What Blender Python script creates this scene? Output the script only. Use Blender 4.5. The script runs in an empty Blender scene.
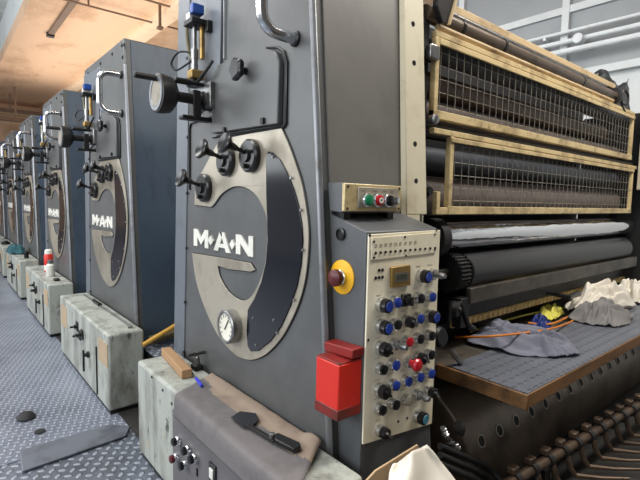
import bpy, bmesh, math, random
from mathutils import Vector, Matrix, noise
from mathutils.geometry import tessellate_polygon
random.seed(7)
S = bpy.context.scene
COL = S.collection
PI = math.pi

# ------------------------------------------------------------------ camera
F = 458.0; CX = 320.0; CY = 240.0
CAM = Vector((0, 0, 1.09))
vx = Vector((872 - CX, 211.5 - CY, F)).normalized()
vy = Vector((-62 - CX, 192.5 - CY, F)).normalized()
m_ = (vx + vy).normalized(); d_ = (vx - vy).normalized()
AX = (m_ + d_) / math.sqrt(2); AY = (m_ - d_) / math.sqrt(2); AZ = AX.cross(AY)
R = Matrix((AX, AY, AZ))
cam_d = bpy.data.cameras.new('camera'); cam = bpy.data.objects.new('camera', cam_d); COL.objects.link(cam)
cam_d.sensor_width = 36.0; cam_d.lens = 36.0 * F / 640.0; cam_d.clip_start = 0.02
rt = R @ Vector((1, 0, 0)); up = R @ Vector((0, -1, 0)); bk = R @ Vector((0, 0, -1))
mw = Matrix.Identity(4)
for i in range(3):
    mw[i][0] = rt[i]; mw[i][1] = up[i]; mw[i][2] = bk[i]; mw[i][3] = CAM[i]
cam.matrix_world = mw
S.camera = cam

# ------------------------------------------------------------------ light
S.view_settings.view_transform = 'Standard'; S.view_settings.look = 'None'
S.view_settings.gamma = 1.0; S.view_settings.use_curve_mapping = False
S.view_settings.exposure = 0.25
W = bpy.data.worlds.new('world'); S.world = W; W.use_nodes = True
bgn = W.node_tree.nodes['Background']
bgn.inputs[0].default_value = (0.90, 0.94, 1.0, 1); bgn.inputs[1].default_value = 0.42

def area(name, loc, rot, sx, sy, power, color):
    l = bpy.data.lights.new(name, 'AREA'); l.shape = 'RECTANGLE'; l.size = sx; l.size_y = sy
    l.energy = power; l.color = color
    o = bpy.data.objects.new(name, l); COL.objects.link(o); o.location = loc; o.rotation_euler = rot
    return o
# daylight through the window band of the left wall, ceiling lamps over the aisle and over the press
area('window_daylight', (-3.3, 4.0, 2.5), (0, -math.radians(82), 0), 1.8, 11.0, 255, (0.93, 0.97, 1.0))
area('aisle_lamp', (-0.35, 3.2, 3.45), (0, 0, 0), 0.5, 6.0, 100, (1.0, 0.99, 0.97))
area('press_lamp', (2.3, 0.1, 3.3), (0, 0, 0), 2.4, 0.4, 85, (1.0, 0.95, 0.87))
area('ceiling_fill', (2.0, 8.5, 2.45), (PI, 0, 0), 1.2, 7.0, 62, (1.0, 0.90, 0.80))  # unseen uplight added to brighten the peach ceiling; no pendant hangs there
area('right_bay_lamp', (3.4, 3.2, 3.3), (0, math.radians(-50), 0), 0.5, 4.0, 22, (0.95, 0.98, 1.0))

# ------------------------------------------------------------------ helpers
def ray(u, v): return R @ Vector((u - CX, v - CY, F))
def on(axis, c, u, v):
    r = ray(u, v); t = (c - CAM[axis]) / r[axis]; return CAM + r * t
def FX(x, u, v): return on(0, x, u, v)
def FY(y, u, v): return on(1, y, u, v)
def FZ(z, u, v): return on(2, z, u, v)
WL = {}
def wloc(o):
    return WL.get(o.name, Vector((0, 0, 0))) if o else Vector((0, 0, 0))

class MB:
    def __init__(s): s.bm = bmesh.new()
    def box(s, lo, hi):
        x0, y0, z0 = lo; x1, y1, z1 = hi
        vs = [s.bm.verts.new(p) for p in ((x0,y0,z0),(x1,y0,z0),(x1,y1,z0),(x0,y1,z0),(x0,y0,z1),(x1,y0,z1),(x1,y1,z1),(x0,y1,z1))]
        for f in ((0,3,2,1),(4,5,6,7),(0,1,5,4),(1,2,6,5),(2,3,7,6),(3,0,4,7)): s.bm.faces.new([vs[i] for i in f])
        return s
    def hexa(s, b, t):
        vs = [s.bm.verts.new(p) for p in list(b) + list(t)]
        for f in ((0,3,2,1),(4,5,6,7),(0,1,5,4),(1,2,6,5),(2,3,7,6),(3,0,4,7)): s.bm.faces.new([vs[i] for i in f])
        return s
    def bar(s, a, b, w, h, upv=(0, 0, 1)):
        a = Vector(a); b = Vector(b); d = (b - a).normalized(); upv = Vector(upv)
        r = d.cross(upv).normalized() * w / 2; u = r.cross(d).normalized() * h / 2
        return s.hexa([a - r - u, a + r - u, a + r + u, a - r + u], [b - r - u, b + r - u, b + r + u, b - r + u])
    def prism(s, pts, off):
        off = Vector(off); pts = [Vector(p) for p in pts]
        a = [s.bm.verts.new(p) for p in pts]; b = [s.bm.verts.new(p + off) for p in pts]; n = len(pts)
        for i in range(n): s.bm.faces.new([a[i], b[i], b[(i+1) % n], a[(i+1) % n]])
        for tri in tessellate_polygon([pts]):
            for q in (a, b):
                try: s.bm.faces.new([q[i] for i in tri])
                except ValueError: pass
        return s
    def tube(s, pts, r, seg=8, cap=True):
        pts = [Vector(p) for p in pts]; n = len(pts); rings = []
        rr = r if isinstance(r, (list, tuple)) else [r] * n
        prev = None
        for i, p in enumerate(pts):
            d = (pts[min(i+1, n-1)] - pts[max(i-1, 0)])
            if d.length < 1e-9: d = prev_d
            d = d.normalized(); prev_d = d
            if prev is None:
                a = Vector((0, 0, 1)) if abs(d.z) < .9 else Vector((1, 0, 0))
                nrm = d.cross(a).normalized()
            else:
                nrm = (prev - d * prev.dot(d))
                nrm = nrm.normalized() if nrm.length > 1e-6 else d.orthogonal().normalized()
            prev = nrm; bn = d.cross(nrm)
            rings.append([s.bm.verts.new(p + (nrm * math.cos(2*PI*k/seg) + bn * math.sin(2*PI*k/seg)) * rr[i]) for k in range(seg)])
        for i in range(n - 1):
            for k in range(seg):
                s.bm.faces.new([rings[i][k], rings[i][(k+1) % seg], rings[i+1][(k+1) % seg], rings[i+1][k]])
        if cap:
            s.bm.faces.new(rings[0][::-1]); s.bm.faces.new(rings[-1])
        return s
    def lathe(s, o, axis, prof, seg=24):
        """prof: list of (distance along axis, radius)"""
        o = Vector(o); ax = Vector(axis).normalized(); nrm = ax.orthogonal().normalized(); bn = ax.cross(nrm)
        rings = []
        for t, r in prof:
            c = o + ax * t
            if r < 1e-6: rings.append([s.bm.verts.new(c)])
            else: rings.append([s.bm.verts.new(c + (nrm*math.cos(2*PI*k/seg) + bn*math.sin(2*PI*k/seg))*r) for k in range(seg)])
        for a, b in zip(rings[:-1], rings[1:]):
            for k in range(seg):
                k2 = (k+1) % seg
                if len(a) == 1 and len(b) == 1: continue
                if len(a) == 1: s.bm.faces.new([a[0], b[k2], b[k]])
                elif len(b) == 1: s.bm.faces.new([a[k], a[k2], b[0]])
                else: s.bm.faces.new([a[k], a[k2], b[k2], b[k]])
        if len(rings[0]) > 1: s.bm.faces.new(rings[0][::-1])
        if len(rings[-1]) > 1: s.bm.faces.new(rings[-1])
        return s
    def cyl(s, a, b, r, seg=20):
        a = Vector(a); b = Vector(b)
        return s.lathe(a, b - a, [(0, r), ((b - a).length, r)], seg)
    def build(s, name, mat, parent=None, bevel=0, seg=2, smooth=True, ang=35, solid=0, sub=0):
        wl = wloc(parent)
        bmesh.ops.recalc_face_normals(s.bm, faces=s.bm.faces)
        if parent:
            for v in s.bm.verts: v.co -= wl
            org = Vector((0, 0, 0))
        else:
            # origin at the base centre of the thing
            xs = [v.co.x for v in s.bm.verts]; ys = [v.co.y for v in s.bm.verts]; zs = [v.co.z for v in s.bm.verts]
            org = Vector(((min(xs)+max(xs))/2, (min(ys)+max(ys))/2, min(zs)))
            for v in s.bm.verts: v.co -= org
        me = bpy.data.meshes.new(name); s.bm.to_mesh(me); s.bm.free()
        o = bpy.data.objects.new(name, me); COL.objects.link(o); me.materials.append(mat)
        if smooth:
            for p in me.polygons: p.use_smooth = True
            me.set_sharp_from_angle(angle=math.radians(ang))
        if sub:
            md = o.modifiers.new('sub', 'SUBSURF'); md.levels = sub; md.render_levels = sub
        if solid:
            md = o.modifiers.new('solid', 'SOLIDIFY'); md.thickness = solid; md.offset = 1
        if bevel:
            md = o.modifiers.new('bevel', 'BEVEL'); md.width = bevel; md.segments = seg; md.limit_method = 'ANGLE'; md.angle_limit = math.radians(40)
        if parent: o.parent = parent; WL[o.name] = wl
        else: o.location = org; WL[o.name] = org
        return o

def tag(o, label=None, cat=None, group=None, kind=None):
    if label: o['label'] = label
    if cat: o['category'] = cat
    if group: o['group'] = group
    if kind: o['kind'] = kind
    return o
def empty(name, loc, label=None, cat=None, group=None):
    o = bpy.data.objects.new(name, None); COL.objects.link(o); o.location = loc; o.empty_display_size = .05
    WL[o.name] = Vector(loc)
    return tag(o, label, cat, group)
def copy_tree(o, parent=None):
    c = o.copy(); COL.objects.link(c)
    if parent: c.parent = parent
    for ch in list(KIDS.get(o.name, [])): copy_tree(ch, c)
    return c
KIDS = {}
def index_kids():
    KIDS.clear()
    for o in bpy.data.objects:
        if o.parent: KIDS.setdefault(o.parent.name, []).append(o)
def arc(c, r, a0, a1, n, ax1, ax2):
    return [Vector(c) + (Vector(ax1)*math.cos(a0+(a1-a0)*i/n) + Vector(ax2)*math.sin(a0+(a1-a0)*i/n))*r for i in range(n+1)]
def spline(pts, n=8):
    pts = [Vector(p) for p in pts]; out = []
    for i in range(len(pts)-1):
        p0 = pts[max(i-1,0)]; p1 = pts[i]; p2 = pts[i+1]; p3 = pts[min(i+2,len(pts)-1)]
        for k in range(n):
            t = k/n
            out.append(.5*((2*p1)+(p2-p0)*t+(2*p0-5*p1+4*p2-p3)*t*t+(3*p1-p0-3*p2+p3)*t**3))
    return out + [pts[-1]]

# ------------------------------------------------------------------ materials
def srgb(c):
    f = lambda x: (x/12.92 if x <= .04045 else ((x+.055)/1.055)**2.4)
    return tuple(f(v/255) for v in c) + (1,)
def M(name, c, rough=.5, metal=0, c2=None, scale=6, lo=.5, hi=.75, amt=1.0, bump=0, bscale=60, stretch=(1,1,1), spec=.5, coat=0):
    m = bpy.data.materials.new(name); m.use_nodes = True; nt = m.node_tree; n = nt.nodes; L = nt.links
    b = n['Principled BSDF']; b.inputs['Roughness'].default_value = rough; b.inputs['Metallic'].default_value = metal
    b.inputs['Specular IOR Level'].default_value = spec
    if coat: b.inputs['Coat Weight'].default_value = coat; b.inputs['Coat Roughness'].default_value = .15
    c1 = srgb(c); cc2 = srgb(c2) if c2 else tuple(v*.78 for v in c1[:3])+(1,)
    g = n.new('ShaderNodeNewGeometry'); mp = n.new('ShaderNodeMapping'); mp.inputs['Scale'].default_value = stretch
    L.new(g.outputs['Position'], mp.inputs['Vector'])
    t = n.new('ShaderNodeTexNoise'); t.inputs['Scale'].default_value = scale; t.inputs['Detail'].default_value = 6; t.inputs['Roughness'].default_value = .65
    L.new(mp.outputs[0], t.inputs['Vector'])
    r = n.new('ShaderNodeMapRange'); r.inputs[1].default_value = lo; r.inputs[2].default_value = hi; r.inputs[4].default_value = amt
    L.new(t.outputs[0], r.inputs[0])
    mx = n.new('ShaderNodeMix'); mx.data_type = 'RGBA'; mx.inputs[6].default_value = c1; mx.inputs[7].default_value = cc2
    L.new(r.outputs[0], mx.inputs[0]); L.new(mx.outputs[2], b.inputs['Base Color'])
    if bump:
        t2 = n.new('ShaderNodeTexNoise'); t2.inputs['Scale'].default_value = bscale; t2.inputs['Detail'].default_value = 4
        L.new(mp.outputs[0], t2.inputs['Vector'])
        bp = n.new('ShaderNodeBump'); bp.inputs['Strength'].default_value = bump; bp.inputs['Distance'].default_value = .01
        L.new(t2.outputs[0], bp.inputs['Height']); L.new(bp.outputs[0], b.inputs['Normal'])
    return m
def grime(m, c, scale, lo, hi, stretch, amt=.9):
    nt = m.node_tree; n = nt.nodes; L = nt.links; b = n['Principled BSDF']
    g = n.new('ShaderNodeNewGeometry'); mp = n.new('ShaderNodeMapping'); mp.inputs['Scale'].default_value = stretch
    L.new(g.outputs['Position'], mp.inputs['Vector'])
    t = n.new('ShaderNodeTexNoise'); t.inputs['Scale'].default_value = scale; t.inputs['Detail'].default_value = 8; t.inputs['Roughness'].default_value = .75; t.inputs['Distortion'].default_value = .6
    L.new(mp.outputs[0], t.inputs['Vector'])
    r = n.new('ShaderNodeMapRange'); r.inputs[1].default_value = lo; r.inputs[2].default_value = hi; r.inputs[4].default_value = amt
    L.new(t.outputs[0], r.inputs[0])
    old = b.inputs['Base Color'].links[0].from_socket
    mx = n.new('ShaderNodeMix'); mx.data_type = 'RGBA'; mx.inputs[7].default_value = srgb(c)
    L.new(r.outputs[0], mx.inputs[0]); L.new(old, mx.inputs[6]); L.new(mx.outputs[2], b.inputs['Base Color'])
    return m
def tread(name, c, c2, raised, pitch, rough, metal, rot=0.0, la=.44, lb=.17, strength=.6, single=False):
    m = M(name, c, rough, metal, c2, 2.2, .42, .68)
    nt = m.node_tree; n = nt.nodes; L = nt.links; b = n['Principled BSDF']
    def mth(op, a, bb=None, cc=None):
        q = n.new('ShaderNodeMath'); q.operation = op
        for i, v in enumerate((a, bb, cc)):
            if v is None: continue
            if isinstance(v, (int, float)): q.inputs[i].default_value = v
            else: L.new(v, q.inputs[i])
        return q.outputs[0]
    g = n.new('ShaderNodeNewGeometry'); mp = n.new('ShaderNodeMapping'); mp.inputs['Rotation'].default_value = (0, 0, rot); mp.inputs['Scale'].default_value = (1/pitch,)*3
    L.new(g.outputs['Position'], mp.inputs['Vector'])
    sx = n.new('ShaderNodeSeparateXYZ'); L.new(mp.outputs[0], sx.inputs[0])
    x, y = sx.outputs[0], sx.outputs[1]
    fx = mth('SUBTRACT', mth('FRACT', x), .5); fy = mth('SUBTRACT', mth('FRACT', y), .5)
    par = mth('FLOORED_MODULO', mth('ADD', mth('FLOOR', x), mth('FLOOR', y)), 2.0)
    if single:
        x2 = mth('ADD', x, mth('MULTIPLY', mth('FLOORED_MODULO', mth('FLOOR', y), 2.0), .5)); a = mth('SUBTRACT', mth('FRACT', x2), .5); bb = fy
    else:
        ip = mth('SUBTRACT', 1.0, par)
        a = mth('ADD', mth('MULTIPLY', fx, par), mth('MULTIPLY', fy, ip)); bb = mth('ADD', mth('MULTIPLY', fy, par), mth('MULTIPLY', fx, ip))
    d = mth('SQRT', mth('ADD', mth('POWER', mth('DIVIDE', mth('ABSOLUTE', a), la), 2.0), mth('POWER', mth('DIVIDE', mth('ABSOLUTE', bb), lb), 2.0)))
    h = n.new('ShaderNodeMapRange'); h.interpolation_type = 'SMOOTHSTEP'; h.inputs[1].default_value = 1.0; h.inputs[2].default_value = .55; L.new(d, h.inputs[0])
    bp = n.new('ShaderNodeBump'); bp.inputs['Strength'].default_value = strength; bp.inputs['Distance'].default_value = .006
    L.new(h.outputs[0], bp.inputs['Height']); L.new(bp.outputs[0], b.inputs['Normal'])
    old = b.inputs['Base Color'].links[0].from_socket
    mx = n.new('ShaderNodeMix'); mx.data_type = 'RGBA'; mx.inputs[7].default_value = srgb(raised)
    L.new(mth('MULTIPLY', h.outputs[0], .75), mx.inputs[0]); L.new(old, mx.inputs[6]); L.new(mx.outputs[2], b.inputs['Base Color'])
    return m

m_grey = M('grey machine paint', (86, 87, 87), .42, 0, (74, 75, 75), 5, .45, .7, spec=.5)
m_greyd = M('panel grey paint', (83, 84, 84), .4, 0, (73, 74, 74), 4)
m_console = M('console grey paint', (82, 84, 86), .45, 0, (70, 71, 73), 6)
m_flange = M('bluish grey paint', (100, 105, 112), .4, 0, (82, 86, 92), 7)
m_side = M('dark slate paint', (66, 80, 95), .4, 0, (46, 55, 66), 9, .5, .72, stretch=(1, 1, .3))
m_flank = M('warm lit grey flank', (108, 106, 102), .4, 0, (90, 89, 87), 3, .45, .7)  # slate flank under warm reflected light, put into the base colour
m_trim = M('worn steel trim', (138, 140, 144), .4, .5, (104, 103, 101), 14)
m_cream = M('aged cream enamel', (176, 168, 152), .34, .4, (126, 118, 104), 3.2, .42, .66)
m_letter = M('ivory letter enamel', (226, 224, 214), .4)
m_glass = M('dark navy glass', (15, 17, 25), .12, 0, (19, 21, 29), 4, spec=.35)
m_black = M('black bakelite', (20, 20, 22), .28, 0, (32, 31, 30), 20)
m_rub = M('black rubber', (24, 24, 26), .65)
m_chrome = M('chrome', (214, 216, 220), .2, 1, (178, 176, 172), 12)
m_steel = M('bare steel', (150, 150, 150), .32, .9, (95, 92, 88), 12)
m_dsteel = M('dark steel', (58, 57, 57), .4, .7, (36, 34, 33), 9)
m_blk_metal = M('oily black metal', (24, 24, 26), .45, .3, (40, 36, 32), 10)
m_box = M('grey green enamel with ink stains', (172, 175, 166), .45, 0, (112, 110, 102), 6, .46, .66, .9, stretch=(1.3, 1.3, .45))
grime(m_box, (40, 38, 36), 16, .57, .66, (1.6, 1.6, .7), .85); grime(m_box, (186, 158, 118), 3.1, .62, .68, (1, 1, 1), .7)
grime(m_side, (150, 160, 172), 30, .66, .72, (1.5, 1.5, .25), .5); 
m_boxtop = m_box
m_tan = M('tan primer patch', (176, 154, 124), .6)
m_post = M('cream post paint', (204, 196, 172), .5, 0, (178, 166, 138), 8, .5, .75)
m_frame = M('stained cream frame paint', (208, 186, 138), .5, 0, (104, 78, 46), 6, .48, .7)
m_rail = M('pale rail paint', (196, 172, 134), .6, 0, (150, 124, 88), 10)
m_wire = M('galvanised wire', (140, 135, 126), .5, .4, (88, 82, 74), 30)
m_tube = M('brown painted tube', (98, 84, 72), .38, .2, (66, 56, 48), 10)
m_rroll = M('brown ink roller rubber', (84, 66, 58), .45, 0, (64, 50, 45), 6)
m_groll = M('grey roller rubber', (104, 94, 90), .5, 0, (86, 77, 73), 8)
m_sroll = M('blued steel roller', (64, 68, 76), .5, .2, (40, 42, 46), 5)
m_broll = M('black blanket roller', (34, 34, 36), .33, 0, (26, 26, 28), 3, stretch=(.2, 1, 1))
m_mirror = M('mirror chrome cylinder', (225, 226, 230), .06, 1, (205, 204, 204), 1.6, stretch=(.6, 4, 4), bump=.9, bscale=3.0)
m_bar = M('worn dark blade bar', (84, 77, 70), .42, .3, (44, 41, 38), 6, .42, .65)
m_gold = M('yellow toothed strip', (230, 200, 134), .45, 0, (176, 140, 82), 30)
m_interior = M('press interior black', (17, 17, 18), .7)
m_panel = M('cream control panel', (236, 228, 204), .45, 0, (218, 206, 174), 6)
m_blue = M('blue lens', (34, 60, 150), .3); m_red = M('red mushroom', (190, 24, 38), .3, coat=.4); m_dred = M('maroon mushroom', (84, 22, 24), .4)
m_green = M('green lens', (20, 120, 80), .3); m_teal = M('teal lens', (70, 130, 150), .35)
m_yellow = M('yellow plate', (236, 178, 22), .5, 0, (214, 156, 20), 12)
m_redbox = M('red box paint', (206, 40, 26), .42, 0, (150, 24, 18), 9, .56, .74)
m_redold = M('worn red paint', (132, 28, 24), .5, 0, (84, 34, 26), 12, .45, .7)
m_ply = M('grimy board', (70, 64, 56), .6, 0, (46, 42, 38), 9)
m_wood = M('oiled wood edge', (128, 92, 56), .55, 0, (70, 48, 28), 9, .45, .65, stretch=(.25, 1, 1))
m_block = M('raw wood', (168, 132, 96), .7, 0, (140, 104, 72), 14, stretch=(1, .2, 1))
m_tmat = tread('ribbed table mat', (104, 108, 118), (84, 88, 96), (86, 90, 98), .042, .42, .1, 0, .36, .16, .9, True)
m_floor = tread('tread plate', (140, 146, 160), (104, 110, 124), (206, 212, 224), .03, .3, .3, math.radians(20), .46, .2, .8)
m_floor2 = tread('worn tread plate', (124, 130, 142), (66, 68, 74), (178, 184, 194), .04, .3, .3, math.radians(35), .46, .28, .8)
m_leather = M('grey leather', (112, 107, 107), .75, 0, (92, 88, 88), 4.5, .44, .66, bump=.15, bscale=90)
m_leatherb = M('brown leather back', (150, 132, 116), .8, 0, (120, 104, 92), 6)
m_cloth_g = M('blue grey rag', (112, 114, 128), .85, 0, (92, 94, 106), 7, bump=.15, bscale=200)
m_cloth_gg = M('grey rag', (122, 120, 120), .85, 0, (100, 97, 96), 7)
m_cloth_w = M('white rag', (222, 216, 204), .85, 0, (188, 178, 160), 6)
m_teal_rag = M('teal rag', (38, 84, 92), .85, 0, (28, 60, 68), 9)
m_card = M('brown cardboard', (176, 150, 116), .8, 0, (150, 124, 92), 5)
m_peach = M('peach limewash', (228, 192, 160), .9, 0, (178, 138, 104), .9, .5, .72, .9, stretch=(1.4, .7, 1))
m_peach2 = M('pale peach limewash', (240, 214, 184), .9)
m_back = M('dim brown grey wall', (96, 92, 88), .9)
m_white = M('white wall paint', (214, 218, 218), .8, 0, (192, 196, 196), 1.5)
m_wgrey = M('frosted grey panel', (150, 154, 156), .5, 0, (132, 136, 139), 1.2)
m_conc = M('grey plaster', (224, 226, 222), .9, 0, (164, 166, 162), 1.0, .42, .65)
m_pipe = M('dull pipe paint', (120, 96, 78), .6)
m_wpipe = M('white pipe paint', (222, 226, 228), .5)
m_orange = M('orange plastic', (206, 120, 40), .5); m_ylw = M('yellow green plastic', (214, 206, 90), .5); m_bluep = M('blue plastic', (24, 44, 110), .45)
m_brass = M('aged brass', (164, 134, 80), .35, .7, (110, 90, 60), 20)
m_lblue = M('blue enamel', (30, 74, 150), .4); m_wplas = M('white plastic', (224, 222, 214), .45)
m_hose = M('olive hose', (110, 100, 72), .5)
m_drum = M('oily brown drum', (124, 110, 96), .36, .3, (76, 66, 58), 4, .42, .68)
m_oil = M('oily brown steel', (92, 76, 62), .4, .5, (50, 42, 36), 12)
m_pit = M('dirty dark floor', (44, 42, 40), .6, 0, (28, 27, 26), 6)
m_blkplastic = M('black plastic sheet', (22, 23, 25), .35)
m_silver = M('crumpled foil', (190, 192, 196), .25, .9, (120, 120, 122), 30)
m_ticks = M('dial print', (40, 38, 36), .6)
m_glassw = M('dial cream', (232, 228, 212), .35)
m_lcd = M('display window', (98, 96, 84), .3)

grime(m_redbox, (120, 16, 12), 20, .62, .7, (1, 1, 1), .7); grime(m_frame, (60, 44, 28), 16, .58, .7, (.5, 1, 1), .85); grime(m_floor, (60, 62, 68), 3, .6, .72, (1, 1, 1), .6); grime(m_console, (130, 132, 132), 40, .68, .74, (1, 1, .5), .4); grime(m_grey, (120, 121, 122), 30, .68, .74, (1, 1, .4), .4)
# ------------------------------------------------------------------ the setting
def struct(name, mb, mat, **k):
    return tag(mb.build(name, mat, None, **k), kind='structure')
f = MB().box((-3.5, 2.16, -.06), (.80, 16, 0)); struct('floor', f, m_floor)
f = MB().box((-3.5, -2.5, -.06), (.80, 2.16, -.004)); struct('floor_near', f, m_floor2)
f = MB().box((.80, -2.5, -.06), (5.0, 16, -.004)); struct('floor_press', f, m_pit)
f = MB().box((1.03, -2.5, 3.62), (5.1, 16, 3.80)); struct('ceiling', f, m_peach)
f = MB().box((-3.5, -2.5, 4.30), (1.03, 16, 4.45)); struct('ceiling_bay', f, m_conc)
f = MB().box((1.03, -2.5, 3.80), (1.10, 16, 4.45)); struct('trim_1', f, m_white)
f = MB().box((2.42, 3.0, 3.52), (2.62, 16, 3.62)); struct('trim_2', f, m_peach2)
f = MB().box((-3.5, 15.9, -.06), (5.1, 16.1, 4.45)); struct('wall_end', f, m_peach)
f = MB().box((.9, 15.3, 3.30), (5.0, 15.9, 3.42)); struct('trim_3', f, m_peach2)
f = MB().box((-3.5, -2.6, -.06), (5.1, -2.5, 4.45)); struct('wall_back_added', f, m_back)  # unseen wall, added dark for the chrome's reflections and to block sky light
# right wall with steel framed frosted panels
f = MB().box((5.0, -2.5, -.06), (5.15, 16, 3.80)); struct('wall_right', f, m_white)
wf = MB()
yv = [-1.6, .05, 2.16, 3.4, 5.0]
def rwY(u, v): return FX(4.96, u, v)
for y in (0.9, 2.13, 3.35, 4.6): wf.box((4.93, y-.035, 2.36), (4.995, y+.035, 3.61))
for z in (2.40, 3.05): wf.box((4.936, -2.4, z-.035), (4.994, 6, z+.035))
struct('window_1', wf, m_white)
pn = MB().box((4.97, -2.4, 2.42), (4.998, 6, 3.6)); struct('window_panel', pn, m_wgrey)

def wall_pipe(z, x, r, label):
    p = MB().tube([(x, -2.0, z), (x, 1.2, z), (x, 3.0, z+.02), (x, 6, z+.02)], r, 10)
    for y in (.4, 2.3, 3.9): p.box((x-.01, y-.012, z-r-.01), (4.99, y+.012, z+r+.01))
    tag(p.build('wall_pipe', m_wpipe), label, 'pipe', 'pipes along the right wall')
wall_pipe(2.80, 4.88, .016, 'upper thin white pipe along the right wall behind the press')
wall_pipe(2.70, 4.86, .022, 'middle white pipe along the right wall behind the press')
wall_pipe(2.60, 4.84, .028, 'lowest and thickest white pipe along the right wall behind the press')
jb = MB().cyl((4.80, 1.95, 2.70), (4.90, 1.95, 2.70), .048, 16)
tag(jb.build('junction_disc', m_wpipe, bevel=.005), 'round white junction box on the right wall pipes', 'junction box')
# ceiling conduits and batten
def cpipe(y, z, lab, x0=.95, x1=4.9, dr=0):
    p = MB().tube([(x0, y, z), (x1, y+dr, z)], .014, 8)
    for x in (1.6, 2.9): p.box((x-.01, y-.008, z), (x+.01, y+.008, 3.62))
    tag(p.build('ceiling_conduit', m_pipe), lab, 'pipe', 'conduits under the peach ceiling')
cpipe(6.70, 3.54, 'lowest long conduit crossing the peach ceiling above the second unit')
cpipe(6.05, 3.56, 'middle conduit crossing the peach ceiling')
cpipe(5.5, 3.57, 'uppermost conduit crossing the peach ceiling at the top of the photo')
p = MB().box((2.33, 6.19, 3.30), (2.36, 6.22, 3.62)).box((2.31, 6.17, 3.30), (2.38, 6.24, 3.33))
tag(p.build('conduit_hanger', m_pipe), 'short drop rod hanging beside the ceiling conduits', 'hanger')
b = empty('ceiling_batten', (1.46, 7.4, 3.55), 'long thin batten fixed along the peach ceiling', 'light fitting')
MB().box((1.42, 6.2, 3.585), (1.50, 8.5, 3.62)).build('tray', m_pipe, b)
MB().box((1.41, 8.42, 3.56), (1.51, 8.52, 3.62)).build('end_cap', m_blk_metal, b)
for y, z, lab in ((14.2, 3.20, 'upper pipe crossing in front of the far end wall'), (13.2, 2.85, 'lower pipe crossing in front of the far end wall')):
    p = MB().tube([(-3.4, y, z), (4.9, y, z)], .05, 8)
    for x in (-2, 1.5, 4.0): p.box((x-.02, y-.02, z), (x+.02, y+.02, 3.62 if x > 1.1 else 4.3))
    tag(p.build('end_pipe', m_pipe), lab, 'pipe', 'pipes at the far end')

# ------------------------------------------------------------------ printing units
XF = .80
def Yr(z): return 1.000 + .043 - .093*(1.94-z) if False else 1.043 - .093*(1.94-z)
def Yl(z): return 1.900 + .050*(1.94-z)
U0 = Vector((XF, 1.45, 0))
unit = empty('printing_unit', U0, 'nearest grey printing unit with oval maker plate, beside the cream button console', 'printing machine', 'printing units in the row')
def pl(pts, x=XF): return [FX(x, u, v) for u, v in pts]
def plate(name, pts, t, mat, bevel=.0015, parent=unit, x0=None):
    P = pl(pts); x = XF if x0 is None else x0
    P = [Vector((x+.002, p.y, p.z)) for p in P]
    return MB().prism(P, (-t-.002, 0, 0)).build(name, mat, parent, bevel=bevel)
# housing: front face tapers, wider at the foot
h = MB().hexa([(XF, Yr(0), 0), (1.24, Yr(0), 0), (1.24, Yl(0), 0), (XF, Yl(0), 0)],
              [(XF, Yr(1.94), 1.94), (1.24, Yr(1.94), 1.94), (1.24, Yl(1.94), 1.94), (XF, Yl(1.94), 1.94)])
housing = h.build('housing', m_grey, unit, bevel=.008)
# side cladding on the right flank
s = MB().hexa([(XF+.035, Yr(0)-.006, 0), (1.235, Yr(0)-.006, 0), (1.235, Yr(0)+.002, 0), (XF+.035, Yr(0)+.002, 0)],
              [(XF+.035, Yr(1.93)-.006, 1.93), (1.235, Yr(1.93)-.006, 1.93), (1.235, Yr(1.93)+.002, 1.93), (XF+.035, Yr(1.93)+.002, 1.93)])
s.build('side_cladding', m_side, unit)
# corner trim and left flange
zt, zb = 1.80, .02
c = MB().hexa([(XF-.004, Yr(zb)+.002, zb), (XF+.012, Yr(zb)-.006, zb), (XF+.012, Yr(zb)+.013, zb), (XF-.004, Yr(zb)+.013, zb)],
              [(XF-.004, Yr(zt)+.002, zt), (XF+.012, Yr(zt)-.006, zt), (XF+.012, Yr(zt)+.013, zt), (XF-.004, Yr(zt)+.013, zt)])
c.build('corner_trim', m_trim, unit, bevel=.005)
c = MB().hexa([(XF-.005, Yl(0)-.115, 0), (XF+.01, Yl(0)-.115, 0), (XF+.01, Yl(0)-.003, 0), (XF-.005, Yl(0)-.003, 0)],
              [(XF-.005, Yl(1.90)-.115, 1.90), (XF+.01, Yl(1.90)-.115, 1.90), (XF+.01, Yl(1.90)-.003, 1.90), (XF-.005, Yl(1.90)-.003, 1.90)])
c.build('flange_strip', m_flange, unit, bevel=.003)
for u, v in ((187, 58), (187.5, 79), (187.5, 137), (187, 193), (186.6, 248), (185, 302), (184, 352)):
    p = FX(XF-.005, u, v); MB().lathe(p, (-1, 0, 0), [(0, .007), (.004, .006), (.005, .003)], 10).build('screw', m_black, unit)
for y, z in ((1.03, 1.90), (1.07, 1.905), (1.25, 1.90), (1.5, 1.90), (1.8, 1.9), (1.06, 1.84)):
    MB().lathe((XF, y, z), (-1, 0, 0), [(0, .009), (.006, .008), (.008, .004)], 10).build('screw', m_black, unit)
# raised column plate on the upper left and the big cover
colp = [(XF, 1.51, 1.88), (XF, 1.76, 1.88), (XF, 1.77, 1.40), (XF, 1.53, 1.46)]
MB().prism(colp, (-.010, 0, 0)).build('column_plate', m_flange, unit, bevel=.003)
cov = [Vector((XF, p.y, p.z)) for p in pl([(216, 134), (283, 124.5), (284.5, 62), (281, 53), (273, 50), (222, 66), (217, 78)])]
MB().prism(cov, (-.020, 0, 0)).build('cover_panel', m_greyd, unit, bevel=.005, seg=3)
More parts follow.
